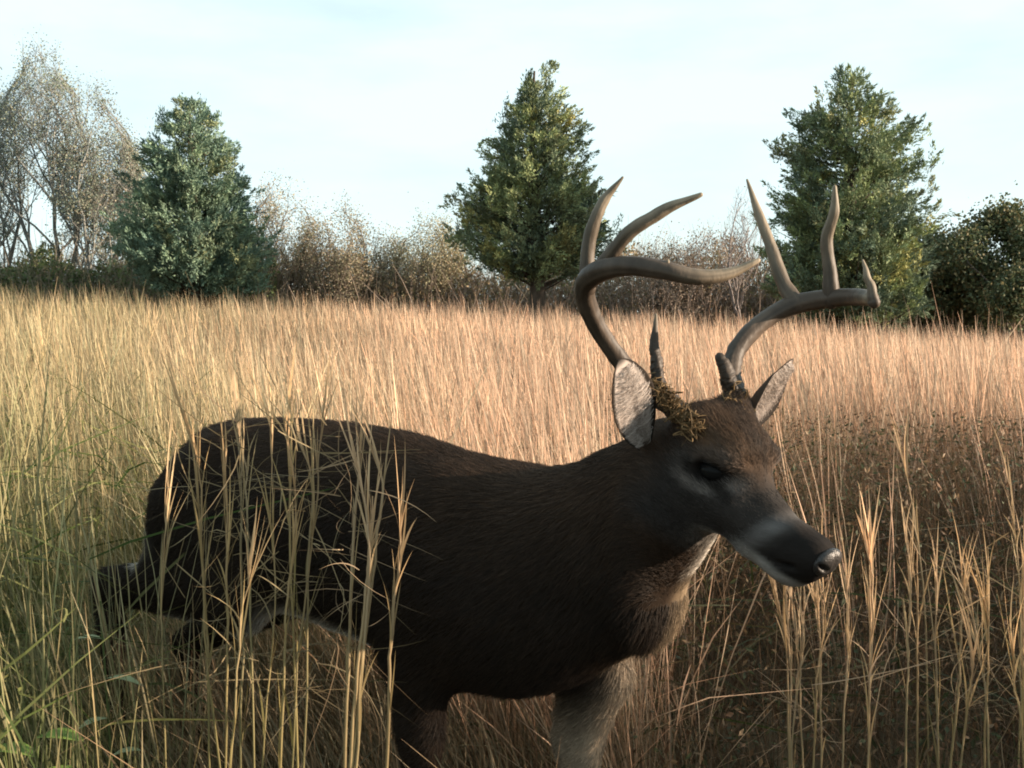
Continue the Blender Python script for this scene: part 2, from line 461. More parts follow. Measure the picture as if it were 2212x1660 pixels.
def fall(d, r0, r1): return np.clip((r1 - d) / (r1 - r0), 0, 1)
def hide_colour(P):
    x, y, z = P[:, 0], P[:, 1], P[:, 2]
    n1 = vnoise(x * 30, (y + z) * 30, 5)[:, None]; n2 = vnoise(x * 90, (z - y) * 90, 6)[:, None]
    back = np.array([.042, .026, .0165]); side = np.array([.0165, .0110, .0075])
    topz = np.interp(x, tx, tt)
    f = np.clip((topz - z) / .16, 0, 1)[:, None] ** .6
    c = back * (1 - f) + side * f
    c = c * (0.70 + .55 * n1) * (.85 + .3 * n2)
    def mix(c, col, m): m = np.clip(m, 0, 1)[:, None]; return c * (1 - m) + np.array(col) * m
    # white belly and inner legs, throat patch, darker brisket
    belz = np.interp(x, tx, tb)
    c = mix(c, (.50, .46, .40), fall(z - belz, .015, .075) * fall(np.abs(y), .12, .17) * (x < -.25) * (z > belz - .08))
    c = mix(c, (.25, .195, .14), np.clip((.70 - z) / .10, 0, 1) * np.clip((x + .16) / .05, 0, 1) * np.clip((y - .03) / .05, 0, 1) * fall(y, .12, .165) * .9)
    c = mix(c, (.014, .010, .008), fall(z - belz, .0, .10) * (x > -.16) * (x < .16) * fall(y, .03, .08) * fall(-y, .08, .14) * np.clip((z - .38) / .08, 0, 1))
    q = P - B
    a = q @ HAX; l = q @ HL; u = q @ HUP
    on = (x > HP[0] - .06) & (z > .70)
    onm = on.astype(float)
    # throat patch on the neck under the jaw
    tp = Hd(1500, 1225)
    d = np.linalg.norm((P - tp) * np.array([1, .7, 1]), axis=1)
    c = mix(c, (.66, .60, .52), fall(np.linalg.norm(P - Hd(1522, 1212, .01), axis=1), .034, .055) * fall(a, -.0, .03) * fall(-y, -.01, .03))
    c = mix(c, (.26, .19, .12), fall(np.linalg.norm((P - np.array([.24, .02, .66])) * np.array([1, .8, 1]), axis=1), .05, .15) * .7 * fall(-y, -.03, .03))
    # face
    face = onm * np.clip((a + .11) / .06, 0, 1) * np.clip((u + .115 + .25 * np.clip(a, -.2, .25)) / .03, 0, 1)
    c = mix(c, np.array([.027, .0245, .023]), face * .9)
    c = mix(c, (.085, .052, .032), face * np.clip((u - .034) / .03, 0, 1) * fall(a, .05, .12) * np.clip(1.6 * vnoise(x * 60, y * 110, 15) - .25, .15, 1))     # rusty forehead
    c = mix(c, (.026, .023, .021), face * np.clip((a - .03) / .06, 0, 1) * np.clip((u - .012) / .02, 0, 1) * .9)                       # dark bridge
    for s in (-1, 1):
        e = EYEP[s]; qe = P - e
        de = np.sqrt((qe @ EAX) ** 2 * .55 + (qe @ EUP) ** 2 * 1.5 + (qe @ HL) ** 2 * .6)
        c = mix(c, (.10, .088, .080), fall(np.abs(de - .036), .004, .016) * face * (.25 + .75 * np.clip(-(qe @ EUP) / .02, 0, 1)))
        c = mix(c, (.012, .010, .009), fall(de, .022, .030) * face)
        tl = np.abs((qe @ HUP) + .25 * (qe @ HAX) + .006)
        c = mix(c, (.020, .017, .015), fall(tl, .004, .010) * ((qe @ HAX) > .012) * ((qe @ HAX) < .055) * face)
    ae = (P - E_) @ HAX; ue = (P - E_) @ HUP
    c = mix(c, (.125, .118, .115), (.7 + .3 * n2[:, 0]) * face * fall(np.abs(ae + .064 - .35 * (ue)), .004, .020) * (.75) * fall(ue, .02, .045))                       # pale band behind the nose
    c = mix(c, (.014, .012, .011), face * np.clip((ae + .044 - .35 * ue + .012 * (n2[:, 0] - .5)) / .014, 0, 1))                                # black muzzle
    c = mix(c, (.19, .175, .16), face * fall(ue, -.038, -.028) * np.clip((ae + .11) / .05, 0, 1))                         # pale chin
    c = mix(c, (.30, .27, .235), face * fall(u, -.070, -.052) * (a < .12) * np.clip((a - .0) / .04, 0, 1) * .6)                                                 # under the jaw
    return np.clip(c, .006, .8)

deer = empty('deer', M0, math.atan2(FW[1], FW[0]))
set_props(deer, 'dark brown antlered whitetail buck walking through tall grass', 'deer')
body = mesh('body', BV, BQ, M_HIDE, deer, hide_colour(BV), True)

# ---- fur strands
me = body.data
tri = np.concatenate([BQ[:, [0, 1, 2]], BQ[:, [0, 2, 3]]])
fn = np.cross(BV[tri[:, 1]] - BV[tri[:, 0]], BV[tri[:, 2]] - BV[tri[:, 0]])
area = np.linalg.norm(fn, axis=1) / 2; fn = fn / (2 * area[:, None] + 1e-12)
vn = np.zeros_like(BV)
for z in range(3):
    for q in range(3): vn[:, z] += np.bincount(tri[:, q], fn[:, z] * area, len(BV))
vn /= np.linalg.norm(vn, axis=1)[:, None] + 1e-12
outward = np.sign(np.mean(np.sum(vn * (BV - np.array([-.3, 0, .7])), 1)))
vn *= outward
def sample(n, wt):
    p = area * wt; p = p / p.sum()
    f = RNG.choice(len(tri), n, p=p)
    r1, r2 = np.sqrt(RNG.random(n)), RNG.random(n)
    b = np.stack([1 - r1, r1 * (1 - r2), r1 * r2], 1)
    return (BV[tri[f]] * b[:, :, None]).sum(1), (vn[tri[f]] * b[:, :, None]).sum(1)
cen = BV[tri].mean(1)
headw = (cen[:, 0] > HP[0] - .05) & (cen[:, 2] > .72)
low = cen[:, 2] < .30
NH = 230000
SP, SN = sample(NH, np.where(low, .05, np.where(headw, 3.2, 1.0)))
qa = (SP - E_) @ HAX
hd = np.clip((SP[:, 0] - (HP[0] - .08)) / .08, 0, 1) * (SP[:, 2] > .70)
keep = ~((qa > -.028) & (hd > .5) & (((SP - E_) @ HUP) > -.02))
for s in (-1, 1):
    qe = SP - EYEP[s]
    keep &= ~((np.abs(qe @ HAX) < .024) & (np.abs(qe @ HUP) < .013) & (np.abs(qe @ HL) < .035))
SP, SN, hd = SP[keep], SN[keep], hd[keep]; NH = len(SP)
lay = np.array([-.8, 0, -.6])[None] * (1 - hd)[:, None] + (-HAX + .15 * HUP)[None] * hd[:, None]
nk_ = (np.clip((SP[:, 0] - .05) / .15, 0, 1) * (1 - hd))[:, None]
lay = lay * (1 - nk_) + np.array([-.62, 0, -.78])[None] * nk_
lay = lay + RNG.normal(size=(NH, 3)) * .16
lay -= SN * np.sum(lay * SN, 1)[:, None]; lay /= np.linalg.norm(lay, axis=1)[:, None] + 1e-9
muz = np.clip((((SP - E_) @ HAX) + .16) / .14, 0, 1) * hd
ln_ = (.030 * (1 - hd) + .014 * hd) * (1 - .65 * muz) * RNG.uniform(.6, 1.25, NH)
ln_ *= np.where(SP[:, 2] < .42, .5, 1.0)
crown = fall(np.linalg.norm(SP - hp(A, .03, 0, .07), axis=1), .02, .07); ln_ *= 1 + 1.0 * crown
lift = .22 + .10 * RNG.random(NH)
tq = np.array([0, .4, 1.0])
HPTS = SP[:, None] - SN[:, None] * .002 + lay[:, None] * (ln_[:, None] * tq)[:, :, None] + SN[:, None] * (ln_[:, None] * lift[:, None] * (tq * (1.55 - .55 * tq)))[:, :, None]
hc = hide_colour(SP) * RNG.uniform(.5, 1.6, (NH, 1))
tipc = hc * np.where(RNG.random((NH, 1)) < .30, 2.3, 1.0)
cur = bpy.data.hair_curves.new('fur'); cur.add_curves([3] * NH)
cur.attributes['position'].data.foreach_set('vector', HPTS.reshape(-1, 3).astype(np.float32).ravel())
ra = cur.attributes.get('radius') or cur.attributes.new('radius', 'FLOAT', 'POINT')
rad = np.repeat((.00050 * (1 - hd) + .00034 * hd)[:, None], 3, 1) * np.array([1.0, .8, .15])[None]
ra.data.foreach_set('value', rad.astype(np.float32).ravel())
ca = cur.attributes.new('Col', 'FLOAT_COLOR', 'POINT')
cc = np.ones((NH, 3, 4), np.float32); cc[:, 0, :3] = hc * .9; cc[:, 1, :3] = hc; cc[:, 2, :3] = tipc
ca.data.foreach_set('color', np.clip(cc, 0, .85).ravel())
cur.materials.append(M_FUR)
link(bpy.data.objects.new('fur', cur), deer)

# ---- eyes, nose pad, hooves, tail
def uv_ball(r, rot=None, c=(0, 0, 0), n=20, m=12):
    th = np.linspace(0, np.pi, m + 1); ph = np.linspace(0, 2 * np.pi, n, endpoint=False)
    T, Pp = np.meshgrid(th, ph, indexing='ij')
    V = np.stack([np.sin(T) * np.cos(Pp), np.sin(T) * np.sin(Pp), np.cos(T)], -1).reshape(-1, 3) * np.asarray(r)
    if rot is not None: V = V @ rot.T
    i = np.arange(m)[:, None] * n; j = np.arange(n)[None]; j2 = (j + 1) % n
    return V + np.asarray(c), np.stack([i + j, i + n + j, i + n + j2, i + j2], -1).reshape(-1, 4)

for s in (-1, 1):
    V, F = uv_ball((.0215, .0155, .0150), EB, EYEP[s] - HL * s * .0045, 28, 18)
    eye = mesh('eye', V, F, M_EYE, deer, np.full((len(V), 3), .008), True)
    V, F = uv_ball((.025, .012, .0035), EB, EYEP[s] + EUP * .0145 - HL * s * .001, 24, 8)
    mesh('eyelid', V, F, M_NOSE, eye, np.full((len(V), 3), .012), True)
# nose pad: a bean with two nostrils
V, F = uv_ball((1, 1, 1), None, (0, 0, 0), 40, 28)
sx = np.sign(V[:, 1]); d = V.copy()
P_ = np.stack([d[:, 0] * .013, d[:, 1] * .029 * (1 - .10 * np.clip(-d[:, 2], 0, 1)), d[:, 2] * .0235], 1)
nd = np.sqrt((np.abs(d[:, 1]) - .62) ** 2 / .16 + (d[:, 2] + .05 - .5 * (np.abs(d[:, 1]) - .62)) ** 2 / .06)
dent = np.clip(1 - nd, 0, 1) * (d[:, 0] > -.1)
P_[:, 0] -= dent * .012
P_[:, 0] -= np.exp(-(d[:, 1] / .10) ** 2) * .003 * (d[:, 0] > 0)
V = hp(E_, .0265, 0, .015) + P_[:, :1] * HAX + P_[:, 1:2] * HL + P_[:, 2:3] * HUP
ncol = np.array([.022, .020, .019])[None] * (1 - .8 * dent)[:, None]
mesh('nose_pad', V, F, M_NOSE, deer, ncol, True)
for hpt in (HOOF_H1, HOOF_H2, HOOF_F1, HOOF_F2):
    G = Geo()
    for s in (-1, 1):
        ys = hpt[1] + s * .014
        P_ = np.array([[hpt[0] - .02, ys, .055], [hpt[0] + .0, ys, .035], [hpt[0] + .03, ys, .015], [hpt[0] + .055, ys, .004]])
        V, F = cap_tube(P_, np.array([.018, .019, .015, .005]), 8); G.add(V, F, (.02, .017, .015))
    G.build('hoof', M_HORN, deer, True)
P_ = spline([(-.96, .0, .80), (-1.0, 0, .74), (-1.01, 0, .64), (-.995, 0, .56)], 14)
V, F = cap_tube(P_, np.interp(np.linspace(0, 1, 14), [0, .4, 1], [.028, .036, .012]), 10)
mesh('tail', V, F, M_HIDE, deer, np.where(V[:, :1] < -1.0, (.03, .02, .013), (.05, .036, .026)), True)

# ---- ears
def ear(base, tip, face, width, cup, top=1.0, name='ear'):
    base, tip, face = map(lambda q: np.asarray(q, float), (base, tip, face))
    ax = tip - base; ln = np.linalg.norm(ax); ax /= ln
    nrm = face - ax * np.dot(face, ax); nrm /= np.linalg.norm(nrm); sd_ = np.cross(ax, nrm)
    nu, nv = 29, 25
    t = np.linspace(0, 1, nu); s = np.linspace(-1, 1, nv)
    wid = width * np.interp(t, [0, .08, .2, .38, .55, .72, .86, .95, 1], [.30, .46, .72, .95, 1.0, .92 * top, .70 * top ** 2, .44 * top ** 3, .05])
    cu = cup * np.interp(t, [0, .25, .6, 1], [1.5, 1.15, .75, .15])
    Tm, Sm = np.meshgrid(t, s, indexing='ij')
    ang = Sm * cu[:, None]
    wx = wid[:, None] * np.sin(ang) / np.maximum(np.sin(np.minimum(cu, 1.57))[:, None], .15)
    dz = -wid[:, None] * (np.cos(ang) - np.cos(cu)[:, None]) * .95
    lean = .06 * ln * np.sin(Tm * np.pi)
    I = base + ax * (Tm * ln)[..., None] + sd_ * wx[..., None] + nrm * (dz + lean * .4)[..., None]
    th = .004 * (1 - .55 * np.abs(Sm) ** 3) * (1 - .5 * Tm)
    O = I - nrm * th[..., None] - sd_ * (np.sin(ang) * -.0)[..., None]
    V = np.concatenate([I.reshape(-1, 3), O.reshape(-1, 3)])
    k = np.arange(nu * nv).reshape(nu, nv); o = nu * nv
    Fi = np.stack([k[:-1, :-1], k[:-1, 1:], k[1:, 1:], k[1:, :-1]], -1).reshape(-1, 4)
    rim = []
    for a_, b_ in ((k[:-1, 0], k[1:, 0]), (k[1:, -1], k[:-1, -1]), (k[-1, :-1], k[-1, 1:]), (k[0, 1:], k[0, :-1])):
        rim.append(np.stack([a_, b_, b_ + o, a_ + o], -1))
    F = np.concatenate([Fi, Fi[:, ::-1] + o] + rim)
    n_ = vnoise(Tm.ravel() * 40, Sm.ravel() * 14, 9)
    edge = np.clip((np.abs(Sm.ravel()) - .70) / .14, 0, 1); edge = np.maximum(edge, np.clip((Tm.ravel() - .93) / .05, 0, 1))
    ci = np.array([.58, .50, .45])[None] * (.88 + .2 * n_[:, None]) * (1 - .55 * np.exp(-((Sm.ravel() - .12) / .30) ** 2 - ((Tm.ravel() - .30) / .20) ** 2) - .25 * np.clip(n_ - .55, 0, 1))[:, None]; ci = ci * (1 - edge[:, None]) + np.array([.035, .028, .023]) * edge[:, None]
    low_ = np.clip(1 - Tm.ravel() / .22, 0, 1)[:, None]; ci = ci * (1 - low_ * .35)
    co = np.array([.085, .062, .046])[None] * (.8 + .4 * n_[:, None])
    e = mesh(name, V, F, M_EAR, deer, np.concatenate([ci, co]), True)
    # inner hair: pale strands from both rims towards the middle
    N = 900; tt_ = RNG.uniform(.04, .90, N); ss = np.where(RNG.random(N) < .5, -1, 1) * RNG.uniform(.10, .92, N)
    def pt(t_, s_):
        w_ = np.interp(t_, t, wid); c_ = np.interp(t_, t, cu); a_ = s_ * c_
        x_ = w_ * np.sin(a_) / np.maximum(np.sin(np.minimum(c_, 1.57)), .15); z_ = -w_ * (np.cos(a_) - np.cos(c_)) * .95 + .06 * ln * np.sin(t_ * np.pi) * .4
        return base + ax * (t_ * ln)[:, None] + sd_ * x_[:, None] + nrm * z_[:, None]
    p0 = pt(tt_, ss); f_ = RNG.uniform(.4, 1.2, N)
    p2 = pt(np.clip(tt_ - .10 * RNG.random(N) + .05, 0, 1), ss * (1 - f_)) + nrm * RNG.uniform(.003, .010, N)[:, None]
    p1 = (p0 + p2) / 2 + nrm * .004
    H = np.stack([p0, p1, p2], 1)
    cv = bpy.data.hair_curves.new('inner_hair'); cv.add_curves([3] * N)
    cv.attributes['position'].data.foreach_set('vector', H.astype(np.float32).ravel())
    r_ = cv.attributes.get('radius') or cv.attributes.new('radius', 'FLOAT', 'POINT')
    r_.data.foreach_set('value', (np.array([.00028, .00024, .00006])[None] * np.ones((N, 1))).astype(np.float32).ravel())
    a_ = cv.attributes.new('Col', 'FLOAT_COLOR', 'POINT'); q = np.ones((N, 3, 4), np.float32); q[..., :3] = (np.array([.56, .49, .44]) * RNG.uniform(.35, 1.1, (N, 1)))[:, None]
    a_.data.foreach_set('color', q.ravel()); cv.materials.append(M_FUR)
    link(bpy.data.objects.new('inner_hair', cv), e)
    return e

camdir = CAML - HP; camdir = camdir / np.linalg.norm(camdir)
imr = np.array([FW[0], LF[0], 0])          # picture-right, in deer axes
upv = np.array([0, 0, 1.0])
ear(Hd(1396, 964, -.078), Hd(1338, 778, -.19), camdir * .88 + imr * .52 + upv * .05, .045, .85, .92)
ear(Hd(1620, 925, .062), Hd(1714, 777, .15), camdir * .36 + imr * .92 - upv * .12, .052, .95, .80)

# ---- antlers
def antler_col(V, tipness, seed):
    n_ = vnoise(V[:, 0] * 60, V[:, 2] * 60 + V[:, 1] * 40, seed)[:, None]
    dark = np.array([.072, .053, .039]); pale = np.array([.27, .22, .155])
    t = np.clip(tipness, 0, 1)[:, None]
    n2_ = vnoise(V[:, 0] * 22 + 3, V[:, 2] * 22 + V[:, 1] * 15, seed + 7)[:, None]
    return (dark * (1 - t) + pale * t) * (.55 + .6 * n_) * (.45 + 1.0 * n2_)
def horn(name, pts, side, rad, parent, tip0=.35, rough=0.0, sides=22, n=None, blunt=False):
    Pn = np.array([Hd(*p) for p in pts])
    n = n or 8 * len(pts)
    S_ = spline(Pn, n); t = np.linspace(0, 1, n)
    r = np.interp(t, np.linspace(0, 1, len(rad)), rad)
    r = r * (1 + .035 * np.sin(t * 17 + len(pts) * 2.3) * np.sin(t * 7.1 + pts[0][0]) + .018 * np.sin(t * 41 + pts[0][1]))
    S_ = S_ + np.stack([np.sin(t * 13 + pts[0][0]), np.cos(t * 11 + pts[0][1]), np.sin(t * 15 + 2)], 1) * (.0008 * np.sin(np.pi * t))[:, None]
    V, F = cap_tube(S_, r, sides)
    m = len(V) // sides
    tt_ = np.repeat(np.concatenate([[0, 0], t, [1, 1]]), sides)
    ctr = np.repeat(np.vstack([S_[:1], S_[:1], S_, S_[-1:], S_[-1:]]), sides, 0)
    amp = rough * np.clip(1 - tt_ * 1.1, .15, 1)
    th = np.tile(np.arange(sides), m)
    r_n = RNG.normal(size=len(V))
    groove = np.sin(th * 6.283 / sides * 7 + 2.2 * np.sin(tt_ * 5 + len(pts))) * .035 + np.sin(th * 6.283 / sides * 11 - 3 * tt_) * .022
    ridg = np.sin(th * 6.283 / sides * 3 + tt_ * 7) * .45 + np.sin(th * 6.283 / sides * 5 - tt_ * 23) * .3 + r_n * .5
    V = ctr + (V - ctr) * ((1 + amp * ridg + groove) * .81)[:, None]
    c = antler_col(V, (tt_ - tip0) / (1.05 - tip0), len(pts)) * (1 - .35 * np.clip(1 - tt_ / .3, 0, 1) * (rough > .08) + 5 * groove - .25 * np.abs(r_n) * amp * 8)[:, None].clip(.5, 1.5)
    return mesh(name, V, F, M_ANTLER, parent, c, True)

aR = horn('antler', [(1496, 915, -.042), (1455, 880, -.052), (1395, 835, -.075), (1338, 775, -.115), (1285, 695, -.165), (1263, 625, -.20), (1290, 588, -.215), (1350, 574, -.215), (1425, 583, -.20), (1500, 599, -.17), (1572, 592, -.13), (1638, 563, -.095)], -1,
    [.022, .021, .0185, .017, .0175, .019, .019, .018, .0165, .0135, .0105, .004], deer, .75, .10, n=90)
aR['label'] = 'curved antler with two upright tines on the side nearer the camera'
horn('tine', [(1270, 625, -.20), (1270, 545, -.203), (1284, 478, -.20), (1308, 430, -.19), (1345, 384, -.175)], -1, [.0155, .0125, .0115, .009, .0025], aR, .0, .04)
horn('tine', [(1288, 590, -.213), (1335, 530, -.21), (1385, 484, -.20), (1440, 452, -.18), (1514, 421, -.155)], -1, [.0155, .0125, .012, .010, .004], aR, .05, .04)
horn('brow_tine', [(1428, 850, -.066), (1420, 800, -.062), (1414, 745, -.058), (1417, 680, -.052)], -1, [.0135, .0125, .0095, .0025], aR, .8, .34, sides=18, n=60)
horn('tine_bump', [(1436, 590, -.198), (1440, 573, -.198), (1443, 562, -.196)], -1, [.008, .005, .002], aR, .2, .04, sides=8)
aL = horn('antler', [(1600, 900, .042), (1588, 855, .050), (1580, 805, .062), (1592, 755, .085), (1645, 698, .13), (1715, 659, .18), (1790, 646, .205), (1850, 642, .195), (1882, 645, .155)], 1,
    [.022, .021, .019, .0175, .018, .0195, .0185, .0165, .013], deer, .9, .10, n=80)
aL['label'] = 'antler with three upright tines on the far side of the head'
horn('tine', [(1722, 660, .182), (1695, 615, .182), (1668, 545, .178), (1640, 465, .172), (1614, 389, .165)], 1, [.0190, .0145, .0125, .0095, .0025], aL, .0, .04)
horn('tine', [(1796, 650, .205), (1792, 585, .20), (1787, 515, .195), (1802, 455, .19), (1803, 404, .185)], 1, [.0180, .0130, .012, .0095, .004], aL, .05, .04)
horn('tine', [(1888, 655, .150), (1882, 625, .148), (1873, 595, .146), (1864, 563, .144)], 1, [.0115, .0085, .0065, .0022], aL, .0, .04)
horn('brow_tine', [(1596, 872, .046), (1578, 830, .036), (1566, 795, .028), (1555, 772, .022)], 1, [.0155, .0155, .0145, .0095], aL, 1.0, .26, sides=18, n=50)

# ---- plant fibres rubbed on to the antler bases
def tangle(name, label, centers, n, spread, cat='plant fibres'):
    G = Geo(); cs = np.array(centers)
    for _ in range(n):
        f = random.random() * (len(cs) - 1); i = int(f); c = cs[i] * (1 - (f - i)) + cs[min(i + 1, len(cs) - 1)] * (f - i)
        m = random.randint(4, 7)
        P_ = c + RNG.normal(size=(m, 3)) * spread * np.array([1, 1, .8])
        P_ = P_[np.argsort(P_ @ RNG.normal(size=3))]
        S_ = spline(P_, 4 * m)
        V, F = tube(S_, np.interp(np.linspace(0, 1, 4 * m), [0, .5, 1], [.0005, .0011, .0004]), 4)
        G.add(V, F, np.array([.22, .145, .070]) * random.uniform(.4, 1.3))
    o = G.build(name, M_GRASS)
    o.location = M0; o.rotation_euler = deer.rotation_euler
    return set_props(o, label, cat)
tangle('fibre_tangle', 'shaggy tangle of brown plant fibres wrapped round the antler base by the near ear',
       [Hd(1412, 825, -.078), Hd(1440, 862, -.072), Hd(1470, 895, -.068), Hd(1505, 918, -.066), Hd(1490, 930, -.072)], 130, .0105)
tangle('fibre_tangle', 'small curl of plant fibres at the base of the far antler', [Hd(1570, 865, .02), Hd(1592, 885, .022), Hd(1606, 885, .05), Hd(1585, 840, .03)], 80, .0085)

# ------------------------------------------------------------------ trees
def leaf_cloud(P, D, size, wid, col, jit=.25, tri=False):
    """P (N,3) leaf feet, D (N,3) directions: one slim diamond each"""
    N = len(P); D = D / (np.linalg.norm(D, axis=1)[:, None] + 1e-9)
    s = np.cross(D, RNG.normal(size=(N, 3))); s /= np.linalg.norm(s, axis=1)[:, None] + 1e-9
    n = np.cross(D, s)
    ln = size * RNG.uniform(.6, 1.35, N)[:, None]; wd = wid * RNG.uniform(.6, 1.3, N)[:, None]
    if tri:
        V = np.stack([P - s * wd * .7, P + s * wd * .9 + D * ln * .25, P + D * ln + n * wd * .4], 1)
        return V.reshape(-1, 3), np.arange(N * 3).reshape(-1, 3), np.repeat(col * RNG.uniform(1 - jit, 1 + jit, (N, 1)), 3, 0)
    V = np.stack([P, P + D * ln * .5 + s * wd + n * wd * .3, P + D * ln, P + D * ln * .5 - s * wd + n * wd * .3], 1)
    k = (np.arange(N) * 4)[:, None]
    F = np.concatenate([k + np.array([[0, 1, 2]]), k + np.array([[0, 2, 3]])])
    C = np.repeat(col * RNG.uniform(1 - jit, 1 + jit, (N, 1)), 4, 0)
    return V.reshape(-1, 3), F, C

def bark_col(V, base=(.075, .058, .045)):
    return np.array(base)[None] * (.7 + .6 * vnoise(V[:, 0] * 6, V[:, 2] * 6, 2))[:, None]

def cedar(label, d, u0, prof, trunk_r, col_dark, col_pale, nb, seed, spires=(), vbase=None):
    """prof rows: (v, u_left, u_right) of the outline, top first"""
    rg = np.random.default_rng(seed)
    prof = np.array(prof, float)
    bx = (u0 - CX) / FPX * d; by = d
    bz = float(terrain(bx, by))
    zt = np.array([at(u0, v, d)[2] for v in prof[:, 0]])[::-1]
    rl = ((u0 - prof[:, 1]) / FPX * d)[::-1]; rr = ((prof[:, 2] - u0) / FPX * d)[::-1]
    root = empty('cedar_tree', (bx, by, bz)); set_props(root, label, 'tree', 'cedar trees at the edge of the field')
    ztop = zt[-1] - bz; z0 = zt[0] - bz
    G = Geo()
    n = 14; zz = np.linspace(-.3, ztop * .97, n)
    tp = np.stack([np.sin(zz * .9) * .08, np.cos(zz * .7) * .06 - .06, zz], 1)
    V, F = tube(tp, np.interp(zz, [-.3, .3, ztop], [trunk_r * 1.4, trunk_r, .02]), 10); G.add(V, F, bark_col(V))
    LP, LD, LC = [], [], []
    Zs, RL, RR = zt - bz, rl, rr
    for b in range(nb):
        zc = ztop - .34; h = z0 + (zc - z0) * (1 - math.sqrt(rg.random())) * 1.0 if rg.random() < .6 else rg.uniform(z0, zc)
        ph = rg.uniform(0, 2 * np.pi)
        cx, sx = math.cos(ph), math.sin(ph)
        a, c = np.interp(h, Zs, RL), np.interp(h, Zs, RR)
        mean = (a + c) / 2
        rad = math.sqrt(((c if cx > 0 else a) * cx) ** 2 + (mean * sx) ** 2)
        rad = max(rad - .16, .05)
        lump = .80 + .26 * math.sin(ph * 3 + h * 2.1 + seed) * math.sin(h * 3.3 + ph)
        rad *= min(1.06, (lump + .12) * rg.uniform(.62, 1.12))
        tip = np.array([cx * rad, sx * rad, h + .10 * rg.normal()])
        up = rg.uniform(.25, .6) * rad
        s0 = np.array([0, 0, max(h - up, .5)])
        s0[:2] = [np.interp(s0[2], zz, tp[:, 0]), np.interp(s0[2], zz, tp[:, 1])]
        mid = s0 * .45 + tip * .55 + np.array([0, 0, -.06 * rad]) + rg.normal(size=3) * .05
        S_ = spline([s0, mid, tip], 7)
        if rad > .35:
            V, F = tube(S_, np.linspace(.012 + .011 * rad, .004, 7), 4); G.add(V, F, bark_col(V))
        tone = rg.uniform(.0, 1.0) ** 1.3  # each bough mixes the darker and paler green at random
        base_c = np.array(col_dark) * (1 - tone) + np.array(col_pale) * tone
        if rg.random() < .12: base_c = base_c * np.array([1.25, 1.02, .85])
        nf = int(4 + 5.0 * min(rad, 2.4))
        for q in range(nf):                       # fingers of scaly spray along the bough
            f = rg.uniform(.25, 1.0) ** .7
            p = S_[min(6, int(f * 6.99))] + rg.normal(size=3) * (.05 + .04 * rad)
            wk = min(1.0, .30 + rad); outd = np.array([cx * wk, sx * wk, .55 + .6 * rg.random()]) + rg.normal(size=3) * .55 * wk; outd /= np.linalg.norm(outd)
            fl = rg.uniform(.22, .50) * (.6 + .4 * min(rad, 1.0)); m = int(16 + 34 * fl / .4)
            tt_ = rg.random(m) ** .8
            pp = p + outd * (tt_ * fl)[:, None] + rg.normal(size=(m, 3)) * (.085 * (1.05 - tt_))[:, None]
            LP.append(pp); LD.append(outd * 1.3 + rg.normal(size=(m, 3)) * .5)
            LC.append(np.repeat((base_c * rg.uniform(.7, 1.35))[None], m, 0))
    for (su, sv, sh) in spires:                   # upright leading shoots that break the outline
        p = at(su, sv, d) - np.array([bx, by, bz])
        for q in range(int(10 * sh) + 3):
            pp = p - np.array([0, 0, sh * rg.random()]); m = 22
            wsp = .04 + .16 * (p[2] - pp[2]) / sh
            LP.append(pp + rg.normal(size=(m, 3)) * np.array([wsp, wsp, .08])); LD.append(np.array([0, 0, 1.2]) + rg.normal(size=(m, 3)) * .5)
            LC.append(np.repeat(np.array(col_dark)[None], m, 0))
        V, F = tube(np.array([p * np.array([.3, .3, 1]) - np.array([0, 0, sh * 1.6]), p - np.array([0, 0, sh * .6]), p]), np.array([.03, .018, .006]), 4); G.add(V, F, bark_col(V))
    G.build('trunk', M_BARK, root, True)
    V, F, C = leaf_cloud(np.concatenate(LP), np.concatenate(LD), .095, .022, np.concatenate(LC), tri=True)
    mesh('crown', V, F, M_NEEDLE, root, C)
    return root

